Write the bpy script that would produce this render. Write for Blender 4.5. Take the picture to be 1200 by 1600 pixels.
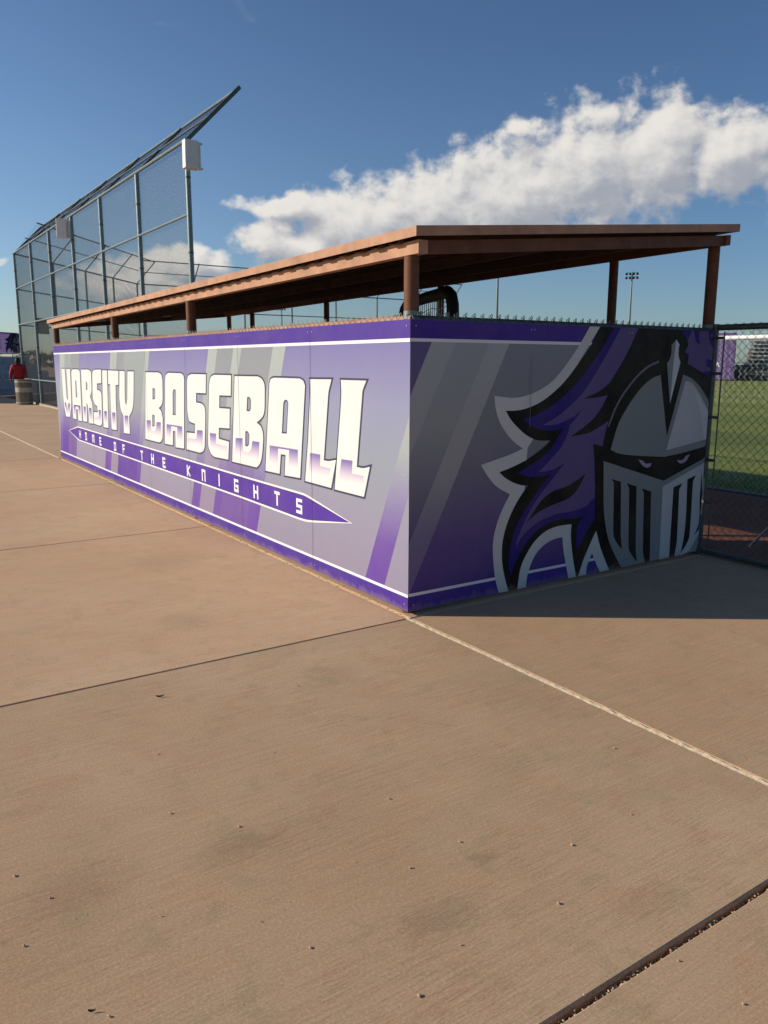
import bpy, bmesh, math, random
from mathutils import Vector, Matrix, noise
from mathutils.geometry import tessellate_polygon
R = math.radians
random.seed(7)
for o in list(bpy.data.objects): bpy.data.objects.remove(o)
scene = bpy.context.scene
col = scene.collection

# ---------------------------------------------------------------- camera
cd = bpy.data.cameras.new('camera')
cam = bpy.data.objects.new('camera', cd); col.objects.link(cam)
scene.camera = cam
cd.sensor_fit = 'VERTICAL'; cd.sensor_height = 36.0; cd.sensor_width = 27.0
cd.lens = 1226.576 * 36.0 / 1600.0
cd.clip_start = 0.05; cd.clip_end = 3000
YAW, PITCH, ROLL = -0.9803, -0.1874, 0.0028
fw = Vector((math.cos(PITCH)*math.sin(YAW), math.cos(PITCH)*math.cos(YAW), math.sin(PITCH)))
rt = Vector((math.cos(YAW), -math.sin(YAW), 0)); up = rt.cross(fw)
r2 = math.cos(ROLL)*rt + math.sin(ROLL)*up; u2 = -math.sin(ROLL)*rt + math.cos(ROLL)*up
m = Matrix((r2, u2, -fw)).transposed().to_4x4(); m.translation = (3.881, -2.7868, 1.5752)
cam.matrix_world = m
scene.render.resolution_x = 768; scene.render.resolution_y = 1024
scene.view_settings.view_transform = 'Standard'; scene.view_settings.look = 'None'
scene.view_settings.gamma = 1.0
scene.view_settings.exposure = 0.12

# ---------------------------------------------------------------- sun
SUN_EL = R(22.7)
sun_h = Vector((-0.575, -0.818, 0)).normalized()
sun_dir = Vector((sun_h.x*math.cos(SUN_EL), sun_h.y*math.cos(SUN_EL), math.sin(SUN_EL)))
sl = bpy.data.lights.new('sun', 'SUN'); sl.energy = 4.6; sl.angle = R(0.5); sl.color = (1.0, 0.89, 0.74)
so = bpy.data.objects.new('sun', sl); col.objects.link(so)
so.rotation_euler = sun_dir.to_track_quat('Z', 'Y').to_euler(); so.location = (-20, -30, 20)

# ---------------------------------------------------------------- node helper
class NT:
    def __init__(s, tree): s.t = tree; s.n = tree.nodes; s.l = tree.links
    def new(s, typ, **kw):
        nd = s.n.new(typ)
        for k, v in kw.items(): setattr(nd, k, v)
        return nd
    def put(s, sock, v):
        if isinstance(v, bpy.types.NodeSocket): s.l.new(v, sock)
        elif v is not None: sock.default_value = v
    def math(s, op, a, b=None, c=None, clamp=False):
        nd = s.new('ShaderNodeMath', operation=op, use_clamp=clamp)
        s.put(nd.inputs[0], a)
        if b is not None: s.put(nd.inputs[1], b)
        if c is not None: s.put(nd.inputs[2], c)
        return nd.outputs[0]
    def vmath(s, op, a, b=None):
        nd = s.new('ShaderNodeVectorMath', operation=op); s.put(nd.inputs[0], a)
        if b is not None: s.put(nd.inputs[1], b)
        return nd.outputs['Value'] if op in ('LENGTH', 'DOT_PRODUCT') else nd.outputs[0]
    def mix(s, f, a, b, typ='MIX'):
        nd = s.new('ShaderNodeMix', data_type='RGBA', blend_type=typ); nd.clamp_factor = True
        s.put(nd.inputs[0], f); s.put(nd.inputs[6], a); s.put(nd.inputs[7], b); return nd.outputs[2]
    def noise(s, vec, scale, detail=4, rough=0.55, dist=0.0):
        nd = s.new('ShaderNodeTexNoise'); s.put(nd.inputs['Vector'], vec)
        nd.inputs['Scale'].default_value = scale; nd.inputs['Detail'].default_value = detail
        nd.inputs['Roughness'].default_value = rough; nd.inputs['Distortion'].default_value = dist
        return nd.outputs['Fac']
    def step(s, v, a, b, lo=0.0, hi=1.0):
        nd = s.new('ShaderNodeMapRange', interpolation_type='SMOOTHSTEP'); s.put(nd.inputs[0], v)
        nd.inputs[1].default_value = a; nd.inputs[2].default_value = b
        nd.inputs[3].default_value = lo; nd.inputs[4].default_value = hi; return nd.outputs[0]
    def lin(s, v, a, b, lo=0.0, hi=1.0):
        nd = s.new('ShaderNodeMapRange'); s.put(nd.inputs[0], v)
        nd.inputs[1].default_value = a; nd.inputs[2].default_value = b
        nd.inputs[3].default_value = lo; nd.inputs[4].default_value = hi; return nd.outputs[0]
    def scale(s, vec, sx, sy, sz):
        return s.vmath('MULTIPLY', vec, (sx, sy, sz))

# ---------------------------------------------------------------- world: clear evening sky with a cumulus bank
world = bpy.data.worlds.new('World'); scene.world = world; world.use_nodes = True
W = NT(world.node_tree); W.n.clear()
out = W.new('ShaderNodeOutputWorld'); bg = W.new('ShaderNodeBackground')
sky = W.new('ShaderNodeTexSky', sky_type='NISHITA'); sky.sun_disc = False
sky.sun_elevation = SUN_EL; sky.sun_rotation = math.atan2(sun_h.x, sun_h.y)
sky.altitude = 350; sky.air_density = 1.0; sky.dust_density = 0.6; sky.ozone_density = 2.2
tc = W.new('ShaderNodeTexCoord'); sx = W.new('ShaderNodeSeparateXYZ'); W.put(sx.inputs[0], tc.outputs['Generated'])
az = W.math('MULTIPLY', W.math('ARCTAN2', sx.outputs[0], sx.outputs[1]), 57.29578)
el = W.math('MULTIPLY', W.math('ARCSINE', sx.outputs[2]), 57.29578)
cv = W.new('ShaderNodeCombineXYZ'); W.put(cv.inputs[0], az); W.put(cv.inputs[1], el)
P = cv.outputs[0]
# lobes of the cloud bank in degrees of azimuth / elevation: centre and half size
LOBES = [(-62.5, 8.0, 4.4, 2.0), (-62.8, 10.4, 4.2, 0.95), (-57.5, 9.3, 5.6, 3.3), (-52.5, 10.3, 5.8, 3.6),
         (-47.0, 11.3, 6.2, 4.1), (-42.3, 12.5, 5.0, 4.5), (-37.8, 13.0, 4.6, 4.0), (-33.6, 12.9, 3.6, 3.1),
         (-29.0, 12.2, 3.8, 3.6), (-47.0, 15.3, 2.6, 1.2, 0.62), (-69.5, 6.6, 3.2, 1.5),
         (-73.0, 5.0, 4.8, 2.0), (-82.5, 6.4, 1.8, 0.45), (-25.0, 11.0, 3.0, 2.0), (-27.0, 1.4, 3.2, 0.9)]
def cloud_field(Pv):
    warp = W.new('ShaderNodeTexNoise'); W.put(warp.inputs['Vector'], Pv); warp.inputs['Scale'].default_value = 0.35; warp.inputs['Detail'].default_value = 3
    wv = W.vmath('MULTIPLY', W.vmath('SUBTRACT', warp.outputs['Color'], (0.5, 0.5, 0.5)), (2.6, 1.9, 0))
    Q = W.vmath('ADD', Pv, wv)
    f = None
    for cx, cy, rx, ry, *amp in LOBES:
        d = W.vmath('MULTIPLY', W.vmath('SUBTRACT', Q, (cx, cy, 0)), (1/rx, 1/ry, 0))
        v = W.math('SUBTRACT', amp[0] if amp else 1.0, W.vmath('LENGTH', d))
        if f is None: f = v
        else:
            nd = W.new('ShaderNodeMath', operation='SMOOTH_MAX'); W.put(nd.inputs[0], f); W.put(nd.inputs[1], v); nd.inputs[2].default_value = 0.25; f = nd.outputs[0]
    n1 = W.noise(W.scale(Pv, 1, 1.25, 1), 0.52, 8, 0.555, 0.12)
    return W.math('ADD', f, W.math('MULTIPLY', W.math('SUBTRACT', n1, 0.5), 1.4)), f
F0, S0 = cloud_field(P)
F1, _s = cloud_field(W.vmath('ADD', P, (-0.55, 0.65, 0)))
_f, S1 = cloud_field(W.vmath('ADD', P, (-0.6, 1.7, 0)))
alpha = W.step(F0, -0.04, 0.42)
relief = W.math('SUBTRACT', F0, F1)                      # > 0 where it thins towards the sun
nb = W.noise(P, 0.28, 5, 0.5)
lit = W.math('ADD', W.math('MULTIPLY', W.math('MINIMUM', relief, 0.5), 1.15), 0.20)
lit = W.math('ADD', lit, W.math('MULTIPLY', W.math('MINIMUM', W.math('SUBTRACT', S0, S1), 0.42), 0.85))
lit = W.math('ADD', lit, W.math('MULTIPLY', W.math('SUBTRACT', nb, 0.5), 0.5))
lit = W.math('SUBTRACT', lit, W.math('MULTIPLY', W.step(F0, 0.5, 1.2), 0.15))
lit = W.step(lit, -0.45, 1.15)
ccol = W.mix(lit, (4.5, 4.75, 5.4, 1), (10.2, 9.8, 9.2, 1))
wisp = W.math('MULTIPLY', W.step(W.noise(W.scale(P, 0.5, 1.6, 1), 0.32, 7, 0.6, 0.6), 0.60, 0.82), 0.16)
# the air is hazier, and so brighter, on the side of the sky nearer the sun
hz = W.lin(W.math('ABSOLUTE', W.math('ADD', az, 110.0)), 32.0, 76.0, 1.0, 0.0)
hz = W.math('MULTIPLY', hz, W.lin(el, 14.0, 26.0, 1.0, 0.55))
tint = W.mix(hz, (0.70, 0.88, 1.10, 1), (1.04, 1.18, 1.36, 1))
skyc = W.mix(1.0, sky.outputs[0], tint, 'MULTIPLY')
c0 = W.mix(wisp, skyc, (6.0, 6.2, 6.6, 1))
c1 = W.mix(W.math('MULTIPLY', alpha, 0.97), c0, ccol)
W.put(bg.inputs[0], c1); bg.inputs[1].default_value = 0.075
W.l.new(bg.outputs[0], out.inputs[0])
world.cycles.sampling_method = 'MANUAL'; world.cycles.sample_map_resolution = 512

# ---------------------------------------------------------------- materials
def lin(c):
    return tuple(((v/255)/12.92 if v/255 <= 0.04045 else ((v/255+0.055)/1.055)**2.4) for v in c) + (1,)
MAT = {}
def mat(name, rgb, rough=0.6, metal=0.0, var=0.06, scale=6.0, bump=0.0, bscale=60.0, spec=0.5, back=None):
    if name in MAT: return MAT[name]
    mt = bpy.data.materials.new(name); mt.use_nodes = True; T = NT(mt.node_tree)
    b = T.n['Principled BSDF']; tcn = T.new('ShaderNodeTexCoord'); v = tcn.outputs['Object']
    c = lin(rgb); n = T.noise(v, scale, 5, 0.6)
    d = tuple(max(0, x*(1-var*2.2)) for x in c[:3]) + (1,); e = tuple(min(1, x*(1+var*2.2)) for x in c[:3]) + (1,)
    T.put(b.inputs['Base Color'], T.mix(T.lin(n, 0.3, 0.7), d, e))
    T.put(b.inputs['Roughness'], T.lin(T.noise(v, scale*3, 3), 0.3, 0.7, max(0, rough-0.08), min(1, rough+0.08)))
    b.inputs['Metallic'].default_value = metal; b.inputs['Specular IOR Level'].default_value = spec
    if bump:
        bp = T.new('ShaderNodeBump'); bp.inputs['Strength'].default_value = bump; bp.inputs['Distance'].default_value = 0.004
        T.put(bp.inputs['Height'], T.noise(v, bscale, 4)); T.put(b.inputs['Normal'], bp.outputs[0])
    MAT[name] = mt; return mt

def grad_mat(name, stops, rough=0.42):
    """print ink whose colour changes with height on the banner"""
    mt = bpy.data.materials.new(name); mt.use_nodes = True; T = NT(mt.node_tree); b = T.n['Principled BSDF']
    tcn = T.new('ShaderNodeTexCoord'); s = T.new('ShaderNodeSeparateXYZ'); T.put(s.inputs[0], tcn.outputs['Object'])
    cr = T.new('ShaderNodeValToRGB'); T.put(cr.inputs[0], T.lin(s.outputs[2], 0.0, 1.83))
    while len(cr.color_ramp.elements) < len(stops): cr.color_ramp.elements.new(0.5)
    for e, (z, c) in zip(cr.color_ramp.elements, stops): e.position = z/1.83; e.color = lin(c)
    v = tcn.outputs['Object']
    dust = T.lin(T.noise(v, 3.0, 6, 0.65), 0.35, 0.8, 0.0, 0.12)
    splash = T.math('MULTIPLY', T.step(T.math('ADD', s.outputs[2], T.math('MULTIPLY', T.noise(T.scale(v, 1, 1, .4), 9.0, 6, .7), -0.16)), -0.055, 0.0, 1.0, 0.0), 0.3)
    T.put(b.inputs['Base Color'], T.mix(T.math('MAXIMUM', dust, splash), cr.outputs[0], lin((168, 146, 122))))
    bp = T.new('ShaderNodeBump'); bp.inputs['Strength'].default_value = 0.35; bp.inputs['Distance'].default_value = 0.02
    T.put(bp.inputs['Height'], T.noise(T.scale(v, 1, 1, .5), 2.2, 2, 0.5)); T.put(b.inputs['Normal'], bp.outputs[0])
    b.inputs['Roughness'].default_value = 0.55; b.inputs['Specular IOR Level'].default_value = 0.16
    MAT[name] = mt; return mt

def ink(name, rgb): return grad_mat(name, [(0.0, rgb), (1.83, rgb)])

# ---------------------------------------------------------------- mesh helpers
class MB:
    def __init__(s): s.v = []; s.f = []; s.m = []
    def poly(s, pts, mi=0):
        i = len(s.v); s.v += [tuple(p) for p in pts]; s.f.append(tuple(range(i, i+len(pts)))); s.m.append(mi)
    def box(s, a, b, mi=0):
        x0, y0, z0 = a; x1, y1, z1 = b; i = len(s.v)
        s.v += [(x0,y0,z0),(x1,y0,z0),(x1,y1,z0),(x0,y1,z0),(x0,y0,z1),(x1,y0,z1),(x1,y1,z1),(x0,y1,z1)]
        for q in ((0,3,2,1),(4,5,6,7),(0,1,5,4),(1,2,6,5),(2,3,7,6),(3,0,4,7)): s.f.append(tuple(i+k for k in q)); s.m.append(mi)
    def hexa(s, c, mi=0):
        """eight corners: bottom ring then top ring"""
        i = len(s.v); s.v += [tuple(p) for p in c]
        for q in ((0,3,2,1),(4,5,6,7),(0,1,5,4),(1,2,6,5),(2,3,7,6),(3,0,4,7)): s.f.append(tuple(i+k for k in q)); s.m.append(mi)
    def tube(s, pts, r, n=10, mi=0, closed=False, caps=True, r1=None):
        pts = [Vector(p) for p in pts]; N = len(pts); base = len(s.v); prev = None
        for k, p in enumerate(pts):
            if closed: t = (pts[(k+1) % N]-pts[k-1]).normalized()
            else: t = (pts[min(k+1, N-1)]-pts[max(k-1, 0)]).normalized()
            if prev is None:
                a = t.cross(Vector((0, 0, 1)));
                if a.length < 1e-3: a = t.cross(Vector((1, 0, 0)))
                a.normalize()
            else: a = (prev - t*prev.dot(t)).normalized()
            prev = a; bb = t.cross(a); rr = r if r1 is None else r+(r1-r)*k/(N-1)
            for j in range(n):
                an = 2*math.pi*j/n; s.v.append(tuple(p + a*(rr*math.cos(an)) + bb*(rr*math.sin(an))))
        M = N if closed else N-1
        for k in range(M):
            for j in range(n):
                a0 = base+k*n+j; a1 = base+k*n+(j+1) % n; k2 = ((k+1) % N)
                s.f.append((a0, a1, base+k2*n+(j+1) % n, base+k2*n+j)); s.m.append(mi)
        if caps and not closed:
            s.f.append(tuple(base+j for j in range(n))[::-1]); s.m.append(mi)
            s.f.append(tuple(base+(N-1)*n+j for j in range(n))); s.m.append(mi)
    def lathe(s, prof, c=(0,0,0), n=24, mi=0):
        base = len(s.v)
        for r, z in prof:
            for j in range(n):
                an = 2*math.pi*j/n; s.v.append((c[0]+r*math.cos(an), c[1]+r*math.sin(an), c[2]+z))
        for k in range(len(prof)-1):
            for j in range(n):
                s.f.append((base+k*n+j, base+k*n+(j+1) % n, base+(k+1)*n+(j+1) % n, base+(k+1)*n+j)); s.m.append(mi)
    def build(s, name, mats, parent=None, smooth=False, bevel=0.0, loc=None):
        if not isinstance(mats, (list, tuple)): mats = [mats]
        me = bpy.data.meshes.new(name); me.from_pydata(s.v, [], s.f); me.update()
        for q in mats: me.materials.append(q)
        for p, mi in zip(me.polygons, s.m): p.material_index = mi; p.use_smooth = smooth
        o = bpy.data.objects.new(name, me); col.objects.link(o)
        if parent: o.parent = parent
        if loc: o.location = loc
        if smooth and hasattr(me, 'set_sharp_from_angle'): me.set_sharp_from_angle(angle=R(40))
        if bevel:
            bv = o.modifiers.new('bevel', 'BEVEL'); bv.width = bevel; bv.segments = 2; bv.limit_method = 'ANGLE'
        return o
def tag(o, label=None, cat=None, group=None, kind=None):
    if label: o['label'] = label
    if cat: o['category'] = cat
    if group: o['group'] = group
    if kind: o['kind'] = kind
    return o
def empty(name, loc, label, cat, group=None):
    o = bpy.data.objects.new(name, None); col.objects.link(o); o.location = loc; o.empty_display_size = 0.2
    return tag(o, label, cat, group)
def rel(o, child):
    """children are modelled in world coordinates; undo the parent's own location"""
    child.location = -Vector(o.location)
def copy_tree(o, parent=None):
    c = o.copy(); col.objects.link(c); c.parent = parent
    for ch in o.children: copy_tree(ch, c)
    return c
LETTERS=[('V',[(-9.446,1.475),(-9.201,1.476),(-9.209,1.036),(-9.157,0.989),(-9.117,1.039),(-9.092,1.475),(-8.85,1.477),(-8.904,1.005,1),(-8.946,0.897),(-9.071,0.735),(-9.345,0.731),(-9.442,0.961,1)],[],[[(-9.381,0.951),(-9.276,0.947),(-9.213,0.841),(-9.118,0.948),(-9.005,0.947),(-9.099,0.782),(-9.281,0.778)]]),('A',[(-8.864,0.731),(-8.774,1.426),(-8.718,1.462,1),(-8.603,1.473),(-8.364,1.473),(-8.254,1.456,1),(-8.239,1.422),(-8.305,0.718),(-8.53,0.714),(-8.525,0.88),(-8.626,0.879),(-8.65,0.723)],[[(-8.56,1.295),(-8.519,1.315,1),(-8.489,1.297),(-8.498,1.062),(-8.586,1.058)]],[[(-8.764,0.942),(-8.346,0.945),(-8.353,0.73),(-8.482,0.728),(-8.47,0.919),(-8.645,0.919),(-8.692,0.731),(-8.813,0.734)]]),('R',[(-8.154,1.472),(-7.73,1.475),(-7.602,1.448,1),(-7.593,1.382),(-7.624,1.19,1),(-7.722,1.1),(-7.639,1.016,1),(-7.635,0.958),(-7.627,0.726),(-7.875,0.715),(-7.89,0.956,1),(-7.958,1.003),(-7.997,0.727),(-8.228,0.723)],[[(-7.915,1.304),(-7.858,1.295,1),(-7.835,1.262),(-7.862,1.193),(-7.937,1.181)]],[[(-8.149,0.944),(-8.026,0.945),(-8.059,0.738),(-8.167,0.735)],[(-7.835,0.939),(-7.698,0.941),(-7.675,0.732),(-7.853,0.726)]]),('S',[(-7.043,1.481),(-7.388,1.476),(-7.499,1.449,1),(-7.529,1.392),(-7.578,1.105,1),(-7.507,1.012,1),(-7.366,0.98),(-7.356,0.9),(-7.584,0.891),(-7.599,0.727),(-7.285,0.717),(-7.188,0.744,1),(-7.158,0.793),(-7.107,1.15,1),(-7.167,1.194,1),(-7.316,1.208),(-7.305,1.293),(-7.081,1.301)],[],[[(-7.311,0.936),(-7.187,0.937),(-7.208,0.762),(-7.319,0.726),(-7.579,0.734),(-7.565,0.817),(-7.404,0.828),(-7.306,0.851)]]),('I',[(-6.993,1.472),(-6.753,1.473),(-6.854,0.717),(-7.099,0.713)],[],[[(-7.017,0.936),(-6.885,0.938),(-6.886,0.727),(-7.046,0.726)]]),('T',[(-6.71,1.473),(-6.223,1.472),(-6.26,1.297),(-6.386,1.294),(-6.458,0.716),(-6.701,0.712),(-6.644,1.297),(-6.734,1.297)],[],[[(-6.627,0.936),(-6.479,0.941),(-6.494,0.727),(-6.658,0.724)]]),('Y',[(-6.177,1.471),(-5.952,1.472),(-6.007,1.128,1),(-5.967,1.062,1),(-5.909,1.132),(-5.83,1.47),(-5.576,1.47),(-5.652,1.133,1),(-5.725,1.014,1),(-5.872,0.923),(-5.879,0.712),(-6.139,0.704),(-6.116,0.918),(-6.222,0.998,1),(-6.253,1.144)],[],[[(-6.063,0.929),(-5.914,0.933),(-5.919,0.716),(-6.097,0.716)]]),('B',[(-5.132,1.467),(-4.681,1.469),(-4.585,1.449,1),(-4.551,1.399),(-4.579,1.176,1),(-4.637,1.113,1),(-4.723,1.085),(-4.646,1.052,1),(-4.603,0.985),(-4.641,0.773,1),(-4.697,0.719,1),(-4.774,0.701),(-5.265,0.7)],[[(-4.902,1.295),(-4.838,1.295),(-4.815,1.28,1),(-4.829,1.192,1),(-4.857,1.174),(-4.923,1.169)],[(-4.96,0.998),(-4.886,0.995,1),(-4.875,0.978),(-4.893,0.883,1),(-4.93,0.867),(-4.981,0.865)]],[[(-5.176,0.924),(-5.026,0.929),(-5.03,0.833),(-4.996,0.813,1),(-4.895,0.82,1),(-4.849,0.846),(-4.822,0.923),(-4.676,0.93),(-4.69,0.769),(-4.743,0.725),(-5.202,0.719)]]),('A',[(-4.571,0.704),(-4.461,1.409),(-4.429,1.447,1),(-4.354,1.469),(-3.965,1.469),(-3.897,1.45,1),(-3.879,1.411),(-3.969,0.705),(-4.23,0.695),(-4.214,0.865),(-4.289,0.864),(-4.311,0.709)],[[(-4.271,1.033),(-4.237,1.272),(-4.216,1.296,1),(-4.179,1.303,1),(-4.144,1.292,1),(-4.142,1.271),(-4.178,1.036)]],[[(-4.486,0.923),(-3.995,0.93),(-4.016,0.714),(-4.174,0.708),(-4.146,0.911),(-4.338,0.911),(-4.373,0.716),(-4.511,0.717)]]),('S',[(-3.283,1.467),(-3.67,1.465),(-3.762,1.444,1),(-3.801,1.396),(-3.825,1.11,1),(-3.793,1.008,1),(-3.727,0.988),(-3.624,0.982),(-3.639,0.887),(-3.866,0.878),(-3.892,0.704),(-3.518,0.704),(-3.43,0.731,1),(-3.387,0.778),(-3.34,1.088,1),(-3.353,1.156,1),(-3.423,1.187,1),(-3.571,1.192),(-3.56,1.286),(-3.308,1.29)],[],[[(-3.576,0.923),(-3.426,0.93),(-3.449,0.756),(-3.516,0.723),(-3.862,0.723),(-3.845,0.823),(-3.601,0.834)]]),('E',[(-2.687,1.467),(-3.091,1.465),(-3.172,1.438,1),(-3.215,1.371),(-3.296,0.816,1),(-3.272,0.757,1),(-3.215,0.716,1),(-3.147,0.7),(-2.815,0.708),(-2.784,0.874),(-3.022,0.881),(-3.012,0.985),(-2.763,0.995),(-2.741,1.171),(-2.985,1.166),(-2.974,1.283),(-2.711,1.288)],[],[[(-3.241,0.92),(-3.086,0.924),(-3.095,0.83),(-2.838,0.826),(-2.847,0.723),(-3.125,0.721),(-3.23,0.769)]]),('B',[(-2.611,1.461),(-2.139,1.465),(-2.063,1.447,1),(-2.02,1.412,1),(-2.008,1.368),(-2.025,1.199,1),(-2.067,1.138,1),(-2.182,1.084),(-2.102,1.057,1),(-2.067,1.007,1),(-2.062,0.954),(-2.094,0.818,1),(-2.137,0.747,1),(-2.203,0.704),(-2.726,0.7)],[[(-2.357,1.291),(-2.308,1.289,1),(-2.281,1.267),(-2.291,1.193,1),(-2.325,1.169),(-2.379,1.171)],[(-2.416,0.996),(-2.37,0.997,1),(-2.334,0.973),(-2.349,0.89,1),(-2.387,0.866),(-2.429,0.868)]],[[(-2.631,0.921),(-2.48,0.929),(-2.483,0.829),(-2.442,0.812,1),(-2.357,0.82,1),(-2.303,0.853),(-2.277,0.923),(-2.138,0.925),(-2.157,0.799),(-2.217,0.731),(-2.656,0.728)]]),('A',[(-2.035,0.696),(-1.919,1.414),(-1.893,1.447,1),(-1.834,1.46),(-1.403,1.461),(-1.346,1.445,1),(-1.319,1.41),(-1.421,0.709),(-1.683,0.699),(-1.659,0.864),(-1.743,0.862),(-1.772,0.701)],[[(-1.717,1.029),(-1.68,1.266),(-1.661,1.288,1),(-1.633,1.295,1),(-1.606,1.287,1),(-1.594,1.27),(-1.631,1.033)]],[[(-1.941,0.915),(-1.448,0.924),(-1.462,0.729),(-1.617,0.72),(-1.595,0.908),(-1.791,0.903),(-1.807,0.723),(-1.962,0.726)]]),('L',[(-1.244,1.459),(-0.928,1.463),(-0.968,1.386,1),(-0.981,1.329),(-1.05,0.884),(-0.978,0.886,1),(-0.874,0.905),(-0.948,0.695),(-1.34,0.697),(-1.287,0.987),(-1.242,1.343,1)],[],[[(-1.251,0.919),(-1.1,0.921),(-1.108,0.838),(-0.962,0.834),(-0.988,0.712),(-1.295,0.715)]]),('L',[(-0.8,1.462),(-0.478,1.463),(-0.522,1.399,1),(-0.532,1.346),(-0.599,0.886),(-0.519,0.886,1),(-0.435,0.905),(-0.509,0.693),(-0.897,0.692),(-0.853,0.968),(-0.796,1.347,1)],[],[[(-0.801,0.918),(-0.653,0.922),(-0.664,0.834),(-0.511,0.833),(-0.539,0.71),(-0.846,0.711)]])]
BAND=[(-9.226,0.518),(-8.612,0.622),(-2.508,0.599),(-1.42,0.599),(-1.342,0.596,1),(-1.244,0.583),(-0.661,0.485),(-1.235,0.394),(-1.341,0.383,1),(-1.435,0.38),(-2.524,0.391),(-8.539,0.408),(-8.697,0.425)]
SMALL=[('H',-8.483,0.512),('O',-8.12,0.508),('M',-7.702,0.507),('E',-7.318,0.503),('O',-6.587,0.496),('F',-6.189,0.499),('T',-5.436,0.491),('H',-5.035,0.491),('E',-4.633,0.489),('K',-3.866,0.486),('N',-3.447,0.488),('I',-3.051,0.491),('G',-2.651,0.49),('H',-2.236,0.489),('T',-1.827,0.492),('S',-1.443,0.487)]
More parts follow.
